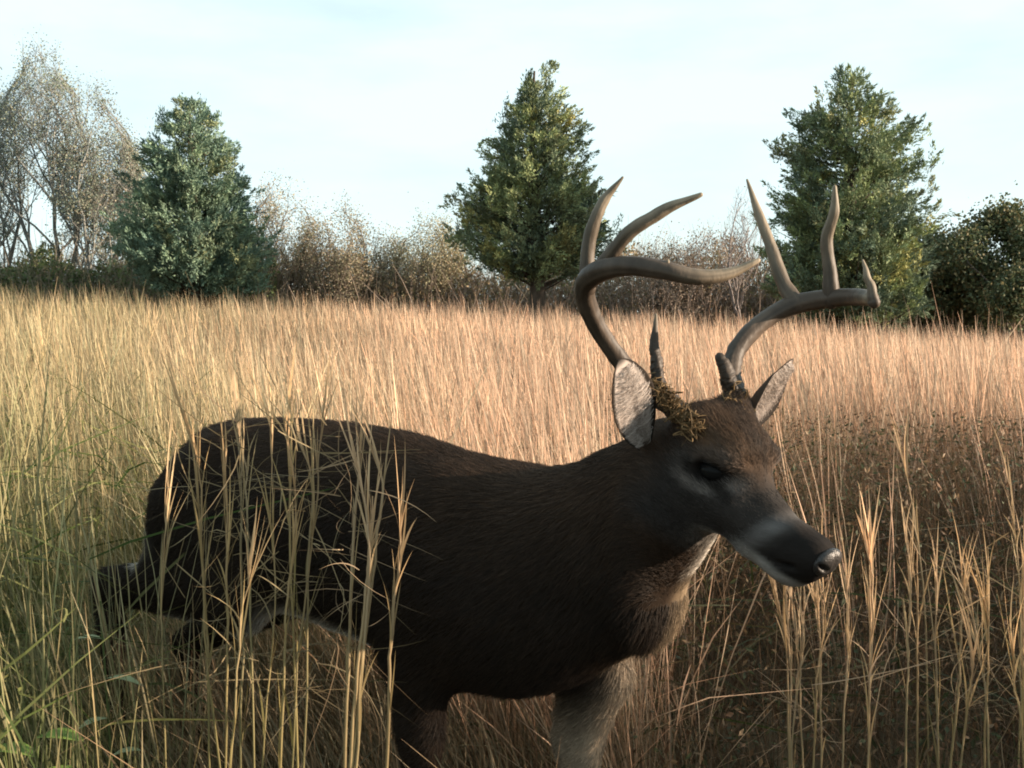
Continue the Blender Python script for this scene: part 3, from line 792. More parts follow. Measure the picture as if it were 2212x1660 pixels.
def broadleaf(name, label, cat, d, u0, vtop, half_u, col_leaf, nleaf, seed, bark=(.10, .082, .068), leaf=.10, shape='oval', stems=1, twig=1.0, group=None, low=.18, levels=4, spreadl=.16):
    rg = np.random.default_rng(seed)
    bx = (u0 - CX) / FPX * d; by = d; bz = float(terrain(bx, by))
    Ht = at(u0, vtop, d)[2] - bz; Rw = half_u / FPX * d
    root = empty(name, (bx, by, bz)); set_props(root, label, cat, group)
    G = Geo(); tips = []
    def env(z):
        t = np.clip(z / Ht, 0, 1)
        if shape == 'oval': return Rw * np.interp(t, [0, low, .45, .7, .9, 1], [.25, .65, 1.0, .95, .72, .35])
        return Rw * np.interp(t, [0, .1, .35, .7, .9, 1], [.35, .75, 1.0, .9, .6, .15])
    def grow(p, dr, ln, r, lev):
        n = 5; P_ = [p]; dd = dr.copy()
        for i in range(n):
            dd = dd + rg.normal(size=3) * .13 + np.array([0, 0, .07]); dd /= np.linalg.norm(dd)
            q = P_[-1] + dd * ln / n
            rr = math.hypot(q[0], q[1]); e = env(q[2])
            if rr > e * 1.05: q[:2] *= e * 1.05 / rr
            P_.append(q)
        P_ = np.array(P_)
        V, F = tube(P_, np.linspace(r, r * .55, n + 1), 6 if lev == 0 else (4 if lev < 2 else 3)); G.add(V, F, bark_col(V, bark))
        if lev >= levels - 1 or ln < .25:
            tips.append(P_); return
        k = rg.integers(3, 6) if lev == 0 else rg.integers(2, 5)
        k = int(k * twig + .5)
        for i in range(k):
            f = rg.uniform(.3, 1.0) if lev else rg.uniform(low, 1.0)
            a = P_[min(n, int(f * n + .5))]
            az = rg.uniform(0, 2 * np.pi); sp = rg.uniform(.45, .95) if lev else rg.uniform(.4, .8)
            nd = dd * (1 - sp * .5) + np.array([math.cos(az) * sp, math.sin(az) * sp, rg.uniform(.0, .35)])
            nd /= np.linalg.norm(nd)
            grow(a, nd, ln * rg.uniform(.45, .72), max(r * .5, .005), lev + 1)
        if lev < 2: grow(P_[-1], dd, ln * .6, r * .55, lev + 1)
    for s in range(stems):
        az = rg.uniform(0, 2 * np.pi); off = .0 if stems == 1 else Rw * .35
        grow(np.array([math.cos(az) * off * rg.random(), math.sin(az) * off * rg.random(), -.15]),
             np.array([math.cos(az) * (.06 if stems == 1 else .35), math.sin(az) * (.06 if stems == 1 else .35), 1.0]),
             Ht * (.62 if stems == 1 else rg.uniform(.5, .62)), .018 * Ht * (1 if stems == 1 else .5), 0)
    allp = np.concatenate(tips); tr = G.build('trunk', M_BARK, root, True)
    k_z = Ht / allp[:, 2].max(); k_x = Rw / np.percentile(np.abs(allp[:, 0]), 97)
    tr.scale = (k_x, k_x, k_z); allp = allp * np.array([k_x, k_x, k_z])
    i = rg.integers(0, len(allp), nleaf)
    cl = vnoise(allp[i][:, 0] * 3, allp[i][:, 2] * 3 + allp[i][:, 1] * 2, seed)
    Pl = allp[i] + rg.normal(size=(nleaf, 3)) * spreadl
    cols = np.array(col_leaf); ci = cols[rg.integers(0, len(cols), nleaf)] * (.65 + .7 * cl)[:, None]
    gap = vnoise(Pl[:, 0] * 5 + seed, Pl[:, 2] * 4 + Pl[:, 1] * 3, seed + 3); kp = gap + rg.random(nleaf) * .35 > (.52 if shape == 'oval' else .30); Pl, ci = Pl[kp], ci[kp]; nleaf = len(Pl)
    V, F, C = leaf_cloud(Pl, rg.normal(size=(nleaf, 3)) + np.array([0, 0, -.2]), leaf, leaf * .42, ci)
    mesh('crown', V, F, M_LEAF, root, C)
    return root

CD, CL_ = (.105, .145, .105), (.25, .285, .125)  # cedar greens, greyed and lightened in place of haze
cedar('bushy cedar tree left of the tan saplings, beside the tall thin-leaved tree', 26.5, 428,
      [(213, 424, 436), (235, 412, 448), (262, 372, 470), (300, 348, 515), (350, 330, 533), (400, 318, 536), (450, 292, 545), (500, 270, 560), (545, 256, 572), (585, 285, 570), (610, 320, 545)], .20, (.105, .165, .125), (.21, .28, .175), 330, 21, [(432, 212, 1.0), (350, 238, .6)])
cedar('pointed cedar tree with bare lower trunk behind the near antler', 26.5, 1155,
      [(146, 1165, 1204), (175, 1157, 1212), (215, 1140, 1228), (260, 1084, 1250), (310, 1068, 1272), (350, 1046, 1288), (400, 1020, 1310), (440, 990, 1332), (480, 970, 1332), (520, 985, 1328), (560, 1030, 1300), (590, 1080, 1240)], .24, CD, CL_, 300, 33, [(1180, 146, .9), (1095, 222, .8)])
cedar('broad dense cedar tree behind the far antler', 25, 1828,
      [(152, 1810, 1826), (180, 1800, 1848), (210, 1782, 1875), (250, 1745, 1915), (300, 1690, 1958), (350, 1674, 1972), (400, 1668, 1975), (450, 1655, 1992), (500, 1642, 2003), (550, 1640, 2012), (600, 1652, 2008), (640, 1680, 1990), (675, 1720, 1930)], .26, CD, (.22, .265, .115), 390, 45, [(1815, 150, .8), (1755, 235, .5), (1965, 262, .5)])
TAN = [(.30, .25, .18), (.33, .26, .18), (.26, .235, .16), (.24, .235, .14)]
OLV = [(.22, .25, .185), (.25, .255, .19), (.19, .235, .175)]  # paler, greyed leaf colours standing in for haze on the left trees
PB = (.18, .18, .165)
broadleaf('thin_tree', 'tallest pale tree with sparse leaves at the far left end of the field', 'tree', 32, 108, 78, 100, OLV, 15000, 3, bark=PB, leaf=.055, twig=1.25, levels=5, low=.22, stems=3, spreadl=.13)
broadleaf('thin_tree', 'pale tree with a rounded brownish crown leaning towards the bushy cedar', 'tree', 31, 218, 168, 88, OLV + [(.25, .21, .15)], 32000, 14, bark=PB, leaf=.055, twig=1.2, levels=5, low=.10, stems=5, spreadl=.15)
broadleaf('thin_tree', 'pale tree cut by the picture edge beyond the tallest thin tree', 'tree', 33, -25, 130, 85, OLV, 10000, 6, bark=PB, leaf=.055, levels=5, stems=4, spreadl=.14)
GT = 'tan saplings between the cedars'
broadleaf('tan_sapling', 'tan-leaved sapling touching the bushy cedar', 'sapling', 31, 612, 388, 66, TAN, 15000, 8, leaf=.048, stems=4, group=GT, spreadl=.2, low=.1)
broadleaf('tan_sapling', 'spiky tan sapling in the middle of the gap between the cedars', 'sapling', 30.5, 724, 432, 70, TAN, 17000, 9, leaf=.048, stems=5, group=GT, spreadl=.2, low=.1)
broadleaf('tan_sapling', 'lowest tan sapling in the dip of the treeline', 'sapling', 31.5, 822, 498, 70, TAN, 14000, 10, leaf=.048, stems=5, group=GT, spreadl=.2, low=.1)
broadleaf('tan_sapling', 'yellowish sapling touching the pointed cedar', 'sapling', 31, 932, 468, 70, [(.32, .285, .18), (.33, .28, .18), (.26, .25, .15)], 17000, 12, leaf=.048, stems=5, group=GT, spreadl=.2, low=.1)
GRY = [(.28, .22, .17), (.33, .25, .19), (.24, .20, .15)]; GG = 'grey-brown bushes between the cedars'
broadleaf('grey_bush', 'grey-brown bush under the forward curve of the near antler', 'bush', 30, 1420, 500, 92, GRY, 12000, 15, bark=(.25, .21, .19), leaf=.048, stems=6, group=GG, spreadl=.2, low=.1)
broadleaf('grey_bush', 'grey-brown bush touching the broad cedar, seen between the antlers', 'bush', 30.5, 1535, 488, 80, GRY, 11000, 16, bark=(.25, .21, .19), leaf=.048, stems=6, group=GG, spreadl=.2, low=.1)
broadleaf('bare_tree', 'slim leafless tree standing against the sky beside the broad cedar', 'tree', 29.5, 1600, 398, 45, GRY, 60, 17, bark=(.22, .19, .18), leaf=.05, twig=1.1, low=.3, levels=5, stems=2)
DKG = [(.075, .095, .045), (.11, .12, .05), (.18, .15, .07), (.06, .08, .04)]
broadleaf('dark_tree', 'round dark-leaved tree at the right end of the treeline', 'tree', 31, 2140, 452, 165, DKG, 56000, 18, bark=(.10, .085, .075), leaf=.10, twig=1.05, levels=5, shape='round', stems=4, spreadl=.22)
broadleaf('dark_tree', 'low dark-leaved tree squeezed beside the broad cedar', 'tree', 32, 2015, 495, 75, DKG, 13000, 19, bark=(.10, .085, .075), leaf=.11, shape='round', stems=3, spreadl=.2)

# brush along the foot of the treeline: one tangled mass
def undergrowth(name, label, u_a, u_b, d, v_lo, v_hi, cols, n, seed, bark):
    rg = np.random.default_rng(seed); G = Geo()
    u = rg.uniform(u_a, u_b, n); dd = d + rg.uniform(-1.6, 3.0, n)
    nn_ = vnoise(u / 16, dd * .5, seed); topv = v_lo + (v_hi - v_lo) * np.clip((nn_ - .25) * 2.0, 0, 1) ** 1.3
    x = (u - CX) / FPX * dd; z0 = terrain(x, dd); zt = EYE + (HOR - topv) / FPX * dd
    h = np.maximum(zt - z0, .3)
    z = z0 + h * rg.random(n) ** 1.15
    col = np.array(cols)[rg.integers(0, len(cols), n)] * (.55 + .9 * vnoise(x * 2, z * 3, seed + 1))[:, None]
    P_ = np.stack([x, dd, z], 1)
    V, F, C = leaf_cloud(P_, rg.normal(size=(n, 3)) + np.array([0, 0, .3]), .13, .045, col, tri=True); G.add(V, F, C)
    m = n // 10; k = rg.integers(0, n, m)
    b0 = np.stack([x[k], dd[k], z0[k]], 1)
    dr = rg.normal(size=(m, 3)) * .35 + np.array([0, 0, 1.0]); dr /= np.linalg.norm(dr, axis=1)[:, None]
    V, F, C = ribbons(b0, dr, h[k] * rg.uniform(.8, 1.25, m), np.full(m, .03), rg.normal(size=(m, 3)) * .25, 4, [1, .8, .6, .4, .2], np.tile(bark, (m, 1)), np.tile(np.array(bark) * 1.3, (m, 1)))
    G.add(V, F, C)
    o = G.build(name, M_LEAF)
    return set_props(o, label, 'undergrowth', kind='stuff')
undergrowth('undergrowth', 'green brush at the foot of the left trees', -160, 600, 30.5, 590, 515, [(.09, .13, .045), (.13, .16, .055), (.18, .17, .085), (.07, .10, .04)], 38000, 31, (.18, .15, .11))
undergrowth('undergrowth', 'brown brush at the foot of the cedars', 520, 1740, 31.5, 610, 515, [(.22, .17, .10), (.27, .20, .115), (.17, .155, .08), (.18, .13, .085)], 46000, 32, (.20, .16, .13))
undergrowth('undergrowth', 'dark brush at the foot of the right trees', 1650, 2460, 33, 660, 570, [(.075, .085, .04), (.13, .105, .055), (.06, .07, .035)], 26000, 34, (.12, .10, .08))
undergrowth('treeline', 'dull brown far wood closing the view behind the cedars', -500, 2800, 60, 615, 580, [(.20, .18, .13), (.16, .16, .11), (.24, .20, .15)], 26000, 36, (.2, .18, .16))

# ------------------------------------------------------------------ grass of the field
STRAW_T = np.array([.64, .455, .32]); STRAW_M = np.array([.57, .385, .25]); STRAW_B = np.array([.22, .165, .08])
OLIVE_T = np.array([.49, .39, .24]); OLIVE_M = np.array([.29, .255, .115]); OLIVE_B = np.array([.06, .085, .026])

def local_xy(x, y):
    return (x - M0[0]) * FW[0] + (y - M0[1]) * FW[1], (x - M0[0]) * LF[0] + (y - M0[1]) * LF[1]

def field_mask(x, y):
    lx, ly = local_xy(x, y)
    q = x / np.maximum(y, .3)
    ok = ((y > 1.45) & (y < 30) & (q < 1.25) & (q > -.95)) | ((q > .74) & (y > .15) & (y < 4) & (x < 6))
    deer_zone = (np.abs(ly - .02) < .36) & (lx > -1.55) & (lx < .85)
    front = (ly < .4) & (q > -.345)                          # between camera and deer
    right = (q > .17) & (y < 4.3 + .9 * vnoise(x * 2, y * 2, 77)) & ~((y > 2.5) & (RNG.random(len(x)) < np.where(q < .33, .09, .02)))
    return ok & ~deer_zone & ~(front & (q < .74)) & ~(right & (q < .74))

def stalk_set(x, y, hmul=1.0, per=30, spread=.075, wmul=1.0, segs=5, green=None):
    """tufts at x, y -> arrays for ribbons"""
    n = len(x); k = RNG.poisson(per, n).clip(4)
    i = np.repeat(np.arange(n), k); N = len(i)
    ang = RNG.uniform(0, 2 * np.pi, N); rr = spread * np.sqrt(RNG.random(N))
    bx = x[i] + np.cos(ang) * rr; by = y[i] + np.sin(ang) * rr
    hh = ((RNG.uniform(.74, 1.22, n) * np.where(RNG.random(n) < .06, 1.18, 1.0))[i] * RNG.uniform(.5, 1.05, N) * (0.80 + .42 * vnoise(x * 2.2, y * 1.6, 41))[i]) * .97 * hmul
    hh = np.minimum(hh, np.where((bx / by > .55) & (by < 6), 1.0, 1.22) * RNG.uniform(.85, 1.05, N))
    lean = np.stack([np.cos(ang) * rr * 1.3, np.sin(ang) * rr * 1.3, np.zeros(N)], 1) + RNG.normal(size=(N, 3)) * np.array([.07, .07, 0]) + RNG.normal(size=(n, 3))[i] * np.array([.06, .06, 0])
    dr = lean + np.array([0, 0, 1.0]); dr /= np.linalg.norm(dr, axis=1)[:, None]
    bend = RNG.normal(size=(N, 3)) * np.where(RNG.random((N, 1)) < .06, np.array([.28, .28, .12]), np.array([.07, .07, .02])) + np.array([-.075, .0, -.02])
    far = np.clip(by / 7.0, .58, 2.2)
    wd = .0052 * far * RNG.uniform(.6, 1.5, N) * wmul
    gmix = np.clip(.5 - (bx / np.maximum(by, 2) + .21) * 3.6 + (vnoise(bx * 1.3, by * 1.3, 8) - .5) * 1.0, 0, 1) if green is None else np.full(N, green)
    gmix = np.maximum(gmix, np.clip(-(bx / np.maximum(by, 1) + .25) * 6, 0, 1) * np.clip((5.5 - by) / 2, 0, 1) * 1.0)[:, None]
    val = (RNG.uniform(.55, 1.25, n)[i] * RNG.uniform(.6, 1.2, N) * (.62 + .7 * vnoise(bx * 1.4, by * 1.4, 12)))[:, None]
    red = RNG.uniform(-.05, .07, (N, 1)) * np.array([1.0, -.1, -.5])
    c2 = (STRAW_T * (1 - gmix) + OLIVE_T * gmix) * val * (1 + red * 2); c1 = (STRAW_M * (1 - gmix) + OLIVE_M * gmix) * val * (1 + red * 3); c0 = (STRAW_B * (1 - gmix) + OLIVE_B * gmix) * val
    if green is not None: c2 = c2 * .6; c1 = c1 * .6
    nl_ = (np.clip(-(bx / np.maximum(by, 1) + .28) * 6, 0, 1) * np.clip((4.5 - by) / 2, 0, 1))[:, None]      # near-left grass: greener, and its colour darkened to stand in for shade
    c1 = c1 * (1 - nl_) + np.array([.105, .135, .042]) * val * nl_; c2 = c2 * (1 - .5 * nl_) + np.array([.27, .25, .10]) * val * nl_ * .5
    b = np.stack([bx, by, terrain(bx, by) - .02], 1)
    prof = np.interp(np.linspace(0, 1, segs + 1), [0, .35, .6, .78, .92, 1], [.7, .65, .8, 1.25, .9, .12])
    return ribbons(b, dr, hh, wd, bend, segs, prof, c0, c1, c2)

def scatter(n, ymin, ymax, qmin, qmax):
    y = np.sqrt(RNG.uniform(ymin ** 2, ymax ** 2, n)); x = RNG.uniform(qmin, qmax, n) * y
    return x, y
G = Geo()
for n, y0, y1, q0, q1, per, segs, wm in ((1800, 1.45, 5.5, -.95, 1.25, 26, 5, .72), (2600, 5.5, 10, -.95, 1.2, 19, 4, .92), (3600, 10, 18, -.8, .9, 14, 3, 1.02), (2500, 18, 30, -.7, .75, 11, 2, 1.1)):
    x, y = scatter(n, y0, y1, q0, q1); m = field_mask(x, y); x, y = x[m], y[m]
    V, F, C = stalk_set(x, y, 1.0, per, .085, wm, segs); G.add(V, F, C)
    print('tufts', len(x), 'stalk faces', len(F))
x = RNG.uniform(.9, 6, 400); y = RNG.uniform(.2, 4.2, 400); m = x / y > .76; V, F, C = stalk_set(x[m], y[m], .95, 16, .085, .8, 5); G.add(V, F, C)  # unseen grass right of the view, added to shade the foreground
lx_ = RNG.uniform(-1.5, .75, 620); ly_ = RNG.uniform(-.42, .62, 620)          # short growth the deer stands in
x = M0[0] + lx_ * FW[0] + ly_ * LF[0]; y = M0[1] + lx_ * FW[1] + ly_ * LF[1]
m = (lx_ < .05) & ~((ly_ < .32) & (lx_ > -.05)) & ~((ly_ < -.1) & (lx_ > -.35)) & (y > 1.75); V, F, C = stalk_set(x[m], y[m], .44, 16, .10, .75, 4, green=.7); G.add(V, F, C)
x, y = x[m & (ly_ > .30)], y[m & (ly_ > .30)]; V, F, C = stalk_set(x, y, .85, 12, .085, .72, 5); G.add(V, F, C)
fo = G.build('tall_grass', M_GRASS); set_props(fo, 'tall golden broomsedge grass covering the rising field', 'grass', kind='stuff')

# curled dry leaves and thatch between the stalks
def thatch(name, label, x, y, zmax, cols, ln, wd, kind='stuff', curl=.6, flat=.5, mat=M_GRASS, dark=.5):
    N = len(x); z = terrain(x, y) + zmax * RNG.random(N) ** 1.2
    dr = RNG.normal(size=(N, 3)); dr[:, 2] = np.abs(dr[:, 2]) * flat + .05; dr /= np.linalg.norm(dr, axis=1)[:, None]
    l = ln * RNG.uniform(.5, 1.5, N)
    bend = RNG.normal(size=(N, 3)) * (l * curl)[:, None]
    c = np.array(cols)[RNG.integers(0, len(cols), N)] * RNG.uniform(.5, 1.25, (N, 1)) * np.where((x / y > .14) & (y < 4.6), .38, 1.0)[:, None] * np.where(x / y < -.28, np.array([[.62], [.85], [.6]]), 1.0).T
    V, F, C = ribbons(np.stack([x, y, z], 1), dr, l, wd * RNG.uniform(.6, 1.5, N), bend, 4, [.5, 1, .95, .6, .08], c * .9, c * 1.1, sag=.35)
    o = mesh(name, V, F, mat, None, C)
    return set_props(o, label, 'grass', kind=kind)
x, y = scatter(32000, 1.3, 6.5, -.95, 1.25)
lx, ly = local_xy(x, y)
keep = ~((np.abs(ly) < .28) & (lx > -1.4) & (lx < .5)) & ~((ly < .3) & (x / y > -.40) & (y < 2.0)) & ~((x / y > .05) & (y < 2.1)) & ~((x / y > .16) & (y < 4.4) & (RNG.random(len(x)) < .35))
x, y = x[keep], y[keep]
hz_ = np.where(ly[keep] < .4, .30, .55)
hz_ = np.where((x / y < -.3), .75, hz_)
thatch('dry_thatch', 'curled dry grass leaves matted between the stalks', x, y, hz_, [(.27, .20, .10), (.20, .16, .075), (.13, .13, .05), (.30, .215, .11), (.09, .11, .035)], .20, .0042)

# low dark weeds with small leaves, right of the deer
x, y = scatter(34000, 1.9, 5.4, .08, 1.2)
lx, ly = local_xy(x, y); hw = .48 + .40 * vnoise(x * 2.1, y * 2.1, 55)
keep = ~((np.abs(ly) < .3) & (lx < .75)) & ~((ly < .35) & (y < 1.9)); x, y, hw = x[keep], y[keep], hw[keep]
hw = hw * np.clip((y - 1.2) / 1.6, .35, 1.1)
n = len(x); z = terrain(x, y) + hw * RNG.random(n) ** .6
G = Geo()
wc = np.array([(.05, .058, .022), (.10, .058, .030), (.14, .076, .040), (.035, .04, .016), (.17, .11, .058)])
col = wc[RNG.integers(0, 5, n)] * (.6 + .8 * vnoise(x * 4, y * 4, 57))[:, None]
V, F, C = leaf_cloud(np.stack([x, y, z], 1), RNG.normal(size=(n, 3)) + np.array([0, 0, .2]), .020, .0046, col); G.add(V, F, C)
m = 12000; k = RNG.integers(0, n, m)
dr = RNG.normal(size=(m, 3)) * .42 + np.array([0, 0, 1.0]); dr /= np.linalg.norm(dr, axis=1)[:, None]
cst = np.array([.13, .078, .042]) * RNG.uniform(.5, 1.3, (m, 1))
V, F, C = ribbons(np.stack([x[k], y[k], terrain(x[k], y[k])], 1), dr, hw[k] * RNG.uniform(.6, 1.2, m), np.full(m, .0026), RNG.normal(size=(m, 3)) * .10, 4, [1, .9, .8, .6, .2], cst * .7, cst)
G.add(V, F, C)
o = G.build('weed_undergrowth', M_LEAF); set_props(o, 'low dark weeds with small brown and green leaves below the golden grass', 'weeds', kind='stuff')

# ------------------------------------------------------------------ tussocks one can pick out
def stalk_mesh(name, pts, root, r0=.0024, plume=1.0, green=.5, bright=1.0):
    """one broomsedge stalk: stem, clasping leaves and a feathery head, as one part"""
    P_ = np.array([at(u, v, d) for u, v, d in pts]); b = P_[-1].copy()
    dr = P_[-1] - P_[-2]; dr[2] = min(dr[2], -.05); g0 = P_[-1] + dr * ((P_[-1][2] + .02) / max(-dr[2], .05)) * .999
    g0[:2] = P_[-1][:2] + np.clip(g0[:2] - P_[-1][:2], -.15, .15); g0[2] = -.02
    P_ = np.vstack([P_, g0])[::-1] - np.array(root.location)
    n = 26; S_ = spline(P_, n); t = np.linspace(0, 1, n); G = Geo()
    S_ += np.cumsum(RNG.normal(size=S_.shape), 0) * .0012
    hue = RNG.uniform(-1, 1); top = (STRAW_T * (1 - green * .4) + OLIVE_T * green * .4) * bright * np.array([.95, .93 - .05 * hue, .82 - .12 * hue]); bot = (np.array([.20, .14, .055]) * (1 - green) + np.array([.13, .16, .03]) * green) * bright
    colf = lambda tq: bot * (1 - tq)[:, None] + top * tq[:, None]
    V, F = tube(S_, np.interp(t, [0, .6, 1], [r0 * 1.25, r0, r0 * .35]), 6); G.add(V, F, np.repeat(colf(t ** .8), 6, 0))
    T = np.gradient(S_, axis=0); T /= np.linalg.norm(T, axis=1)[:, None]
    nl = int(6 + 10 * plume)
    i = (n * np.concatenate([RNG.uniform(.15, .6, nl // 3), RNG.uniform(.5, .96, nl - nl // 3)])).astype(int).clip(0, n - 1)
    dd = T[i] + RNG.normal(size=(nl, 3)) * .075; dd /= np.linalg.norm(dd, axis=1)[:, None]
    cl = colf(t)[i] * RNG.uniform(.75, 1.2, (nl, 1)) * np.array([1.05, 1, .95])
    V, F, C = ribbons(S_[i], dd, RNG.uniform(.06, .18, nl), RNG.uniform(.0017, .0034, nl) * (.7 + .5 * plume), RNG.normal(size=(nl, 3)) * .014, 5, [.8, 1, .95, .8, .5, .05], cl, cl * 1.08); G.add(V, F, C)
    return G.build(name, M_GRASS, root, True)

def wisps(root, uv, n, d, green=.3, ln=.16):
    (u0, u1, v0, v1) = uv
    P_ = np.array([at(random.uniform(u0, u1), random.uniform(v0, v1), d + random.uniform(-.08, .05)) for _ in range(n)]) - np.array(root.location)
    dr = RNG.normal(size=(n, 3)) * np.array([1, .35, .75]); dr /= np.linalg.norm(dr, axis=1)[:, None]
    c = (STRAW_M * (1 - green) + OLIVE_M * green) * RNG.uniform(.3, .8, (n, 1))
    l = ln * RNG.uniform(.4, 1.4, n)
    V, F, C = ribbons(P_, dr, l, .0016 * RNG.uniform(.6, 1.5, n), RNG.normal(size=(n, 3)) * (l * .45)[:, None], 6, [.6, 1, 1, .9, .7, .5, .1], c, c, sag=.12)
    o = mesh('dry_blades', V, F, M_GRASS, root, C); o['kind'] = 'stuff'
    return o

def tussock(label, stalks, uv=None, n=0, d=1.7, green=.6, plume=1.0, bright=.85, r0=.0016, ln=.12):
    foot = at(stalks[0][-1][0], stalks[0][-1][1], stalks[0][-1][2]); foot[2] = 0
    root = empty('grass_tussock', foot); set_props(root, label, 'grass tussock', 'grass tussocks near the camera')
    for s in stalks: stalk_mesh('stalk', s, root, r0 * random.uniform(.8, 1.2), plume * random.uniform(.7, 1.2), green, bright * random.uniform(.8, 1.15))
    if n: wisps(root, uv, n, d, green, ln)
    return root

tussock('tussock with two thin stalks crossing the rounded rump of the deer',
        [[(403, 880, 1.75), (418, 960, 1.75), (432, 1060, 1.74), (443, 1250, 1.72), (452, 1420, 1.7), (455, 1600, 1.68)], [(416, 948, 1.7), (426, 985, 1.7), (436, 1060, 1.7), (438, 1200, 1.7), (446, 1400, 1.68), (470, 1600, 1.66)], [(352, 1010, 1.9), (352, 1120, 1.9), (345, 1300, 1.88), (350, 1500, 1.85)]], (360, 520, 930, 1500), 46, 1.75)
tussock('tussock of straw stalks before the haunch, with one thick bright stem low down',
        [[(505, 902, 1.8), (516, 960, 1.8), (520, 1020, 1.79), (520, 1150, 1.78), (525, 1400, 1.75), (520, 1600, 1.7)], [(590, 890, 1.8), (588, 990, 1.79), (586, 1120, 1.78), (588, 1300, 1.75), (570, 1600, 1.7)], [(548, 1232, 1.6), (536, 1300, 1.6), (524, 1420, 1.6), (508, 1600, 1.58)], [(512, 905, 1.82), (525, 985, 1.82), (534, 1100, 1.8), (540, 1400, 1.75)], [(492, 1010, 1.72), (494, 1120, 1.72), (492, 1300, 1.7), (488, 1560, 1.68)]], (470, 620, 910, 1520), 72, 1.74)
tussock('tussock of three stalks in front of the middle of the flank',
        [[(645, 900, 1.75), (655, 980, 1.75), (676, 1060, 1.74), (668, 1250, 1.72), (660, 1600, 1.68)], [(704, 892, 1.72), (700, 1000, 1.72), (694, 1080, 1.71), (672, 1260, 1.7), (652, 1420, 1.68), (640, 1600, 1.65)], [(634, 1030, 1.7), (632, 1160, 1.7), (620, 1300, 1.68), (610, 1560, 1.64)], [(612, 905, 1.8), (620, 1000, 1.8), (622, 1100, 1.8), (632, 1400, 1.75)]], (600, 720, 910, 1520), 60, 1.72)
tussock('tallest tussock with thick orange stalks at the edge of the grass behind the shoulder',
        [[(772, 905, 1.7), (778, 980, 1.7), (770, 1120, 1.69), (762, 1300, 1.66), (748, 1600, 1.62)], [(778, 915, 1.68), (806, 1000, 1.68), (818, 1080, 1.67), (806, 1200, 1.65), (790, 1350, 1.63), (766, 1600, 1.6)], [(770, 1000, 1.66), (796, 1110, 1.66), (800, 1240, 1.64), (782, 1420, 1.62), (772, 1600, 1.6)], [(790, 1060, 1.66), (788, 1200, 1.65), (776, 1330, 1.63), (756, 1600, 1.6)], [(868, 1100, 1.62), (860, 1220, 1.62), (842, 1380, 1.6), (830, 1600, 1.58)]], (720, 800, 920, 1500), 34, 1.66, green=.3, r0=.0022)
tussock('stalks rising to just under the chin of the deer',
        [[(1662, 1248, 1.95), (1676, 1320, 1.95), (1692, 1420, 1.94), (1698, 1600, 1.9)], [(1735, 1280, 1.98), (1732, 1400, 1.97), (1736, 1600, 1.93)], [(1690, 1260, 2.0), (1702, 1380, 2.0), (1706, 1600, 1.95)], [(1712, 1270, 2.05), (1724, 1420, 2.0), (1718, 1600, 1.95)]], (1640, 1760, 1350, 1600), 20, 1.95, green=.15)
tussock('stalks rising below the nose of the deer',
        [[(1796, 1262, 1.95), (1790, 1340, 1.95), (1776, 1460, 1.93), (1768, 1600, 1.9)], [(1765, 1275, 2.0), (1778, 1380, 2.0), (1772, 1600, 1.95)], [(1826, 1255, 2.0), (1828, 1380, 2.0), (1818, 1600, 1.95)]], (1740, 1860, 1350, 1600), 18, 1.95, green=.2)
tussock('single bright upright stalk just right of the nose of the deer',
        [[(1876, 1170, 1.9), (1884, 1260, 1.9), (1882, 1420, 1.88), (1878, 1600, 1.85)], [(1866, 1180, 1.92), (1880, 1290, 1.92), (1880, 1600, 1.88)]], (1850, 1930, 1300, 1600), 8, 1.9, green=.05, bright=1.1)
tussock('pair of slender stalks with a tall dark weed stem leaning over them',
        [[(1952, 1130, 1.95), (1966, 1250, 1.95), (1968, 1400, 1.93), (1960, 1600, 1.9)], [(2014, 1180, 2.0), (2022, 1300, 2.0), (2026, 1450, 1.98), (2030, 1600, 1.95)], [(1934, 950, 2.3), (1962, 1040, 2.3), (1980, 1150, 2.28), (2000, 1300, 2.25), (2006, 1600, 2.2)], [(1985, 1200, 2.0), (1986, 1320, 2.0), (1982, 1600, 1.95)]], (1930, 2060, 1200, 1600), 24, 1.97, green=.3, plume=.7)
tussock('forked tussock of yellow stalks near the right edge',
        [[(2084, 1235, 1.9), (2086, 1330, 1.9), (2076, 1450, 1.88), (2060, 1600, 1.85)], [(2102, 1270, 1.9), (2116, 1370, 1.9), (2128, 1480, 1.88), (2134, 1600, 1.85)], [(2126, 1260, 1.93), (2136, 1360, 1.93), (2134, 1600, 1.88)], [(2104, 1420, 1.85), (2096, 1520, 1.85), (2086, 1600, 1.83)]], (2060, 2170, 1280, 1600), 26, 1.9, green=.35)
tussock('green-stemmed stalks cut by the right edge of the picture',
        [[(2182, 1010, 2.2), (2196, 1130, 2.2), (2206, 1300, 2.18), (2200, 1600, 2.1)], [(2195, 1380, 1.8), (2196, 1480, 1.8), (2204, 1600, 1.78)], [(2230, 1150, 2.0), (2226, 1400, 2.0), (2222, 1600, 1.95)]], (2160, 2230, 1150, 1600), 22, 2.0, green=.5)

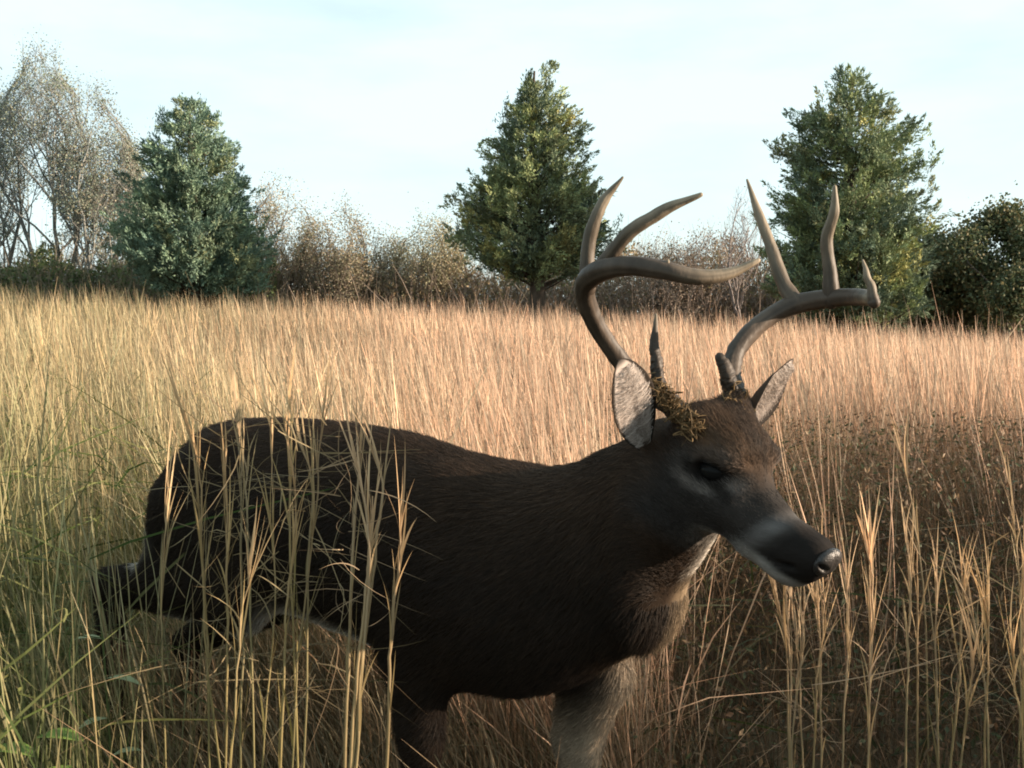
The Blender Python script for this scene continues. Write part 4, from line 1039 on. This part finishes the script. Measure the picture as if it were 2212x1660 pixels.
# a reed leaning out from the far foreleg
foot = at(1470, 1610, 2.3); rt = empty('bent_reed', (foot[0], foot[1], 0))
P_ = spline([np.array([foot[0] + .03, foot[1], .01]), foot, at(1390, 1525, 2.3), at(1330, 1478, 2.3)], 16) - np.array(rt.location)
V, F = tube(P_, np.linspace(.0035, .0014, 16), 6); mesh('stem', V, F, M_GRASS, rt, np.tile((.20, .12, .06), (len(V), 1)), True)
for k in (3, 6, 9, 12, 14):
    c = np.array([[.26, .17, .08]]); V, F, C = ribbons(P_[k:k + 1], np.array([[-.6, .1, .5]]) + RNG.normal(size=(1, 3)) * .3, np.array([.08]), np.array([.004]), RNG.normal(size=(1, 3)) * .03, 4, [.6, 1, .8, .5, .1], c, c)
    mesh('leaf', V, F, M_GRASS, rt, C)
set_props(rt, 'thin brown reed leaning out from the far foreleg', 'reed')

# green broad-leaved weed, bottom left
foot = at(70, 1640, 1.75); rt = empty('leafy_weed', (foot[0], foot[1], 0)); set_props(rt, 'bright green broad-leaved weed in the bottom left corner', 'weed')
S_ = spline([(0, 0, -.02), (.01, 0, .25), (0, .01, foot[2] + .03)], 14); V, F = tube(S_, np.linspace(.004, .002, 14), 6)
mesh('stem', V, F, M_LEAF, rt, np.tile((.09, .13, .03), (len(V), 1)), True)
def big_leaf(root, b, dr, ln, wd, col):
    n = 9; t = np.linspace(0, 1, n); dr = np.array(dr, float); dr /= np.linalg.norm(dr)
    sd_ = np.cross(dr, (0, 0, 1.0)); sd_ /= np.linalg.norm(sd_); up = np.cross(sd_, dr)
    c = np.array(b) + dr * (t * ln)[:, None] - np.array([0, 0, 1.0]) * (t ** 2 * ln * .35)[:, None]
    w_ = wd * np.sin(np.pi * np.clip(t * .95 + .03, 0, 1)) ** .8
    V = np.stack([c - sd_ * w_[:, None] + up * w_[:, None] * .25, c, c + sd_ * w_[:, None] + up * w_[:, None] * .25], 1).reshape(-1, 3)
    k = np.arange(n - 1) * 3
    F = np.concatenate([np.stack([k, k + 1, k + 4, k + 3], -1), np.stack([k + 1, k + 2, k + 5, k + 4], -1)])
    mesh('leaf', V, F, M_LEAF, root, np.array(col)[None] * RNG.uniform(.8, 1.15, (len(V), 1)), True)
for a, h, l in ((0.2, 1.0, .09), (2.6, .97, .10), (-1.2, .90, .085), (4.0, .85, .09), (1.3, .8, .08), (-.4, .7, .09), (2.9, .66, .09)):
    big_leaf(rt, S_[int(13 * h)], (math.cos(a), math.sin(a) * .6 - .2, .35), l, .022, (.16, .24, .045))
foot = at(215, 1420, 1.9); rt = empty('leafy_weed', (foot[0], foot[1], 0)); set_props(rt, 'pale-leaved weed in the grass below the hock of the deer', 'weed')
S_ = spline([(0, 0, -.02), (.02, 0, .2), (0, .01, foot[2] + .1)], 14); V, F = tube(S_, np.linspace(.0035, .0018, 14), 6)
mesh('stem', V, F, M_LEAF, rt, np.tile((.09, .12, .04), (len(V), 1)), True)
for a, h, l in ((.1, .86, .075), (2.7, .98, .06), (-2.2, .8, .06), (1.0, .7, .06), (3.4, .66, .07)):
    big_leaf(rt, S_[int(13 * h)], (math.cos(a), math.sin(a) * .5 - .3, .3), l, .011, (.26, .30, .16))
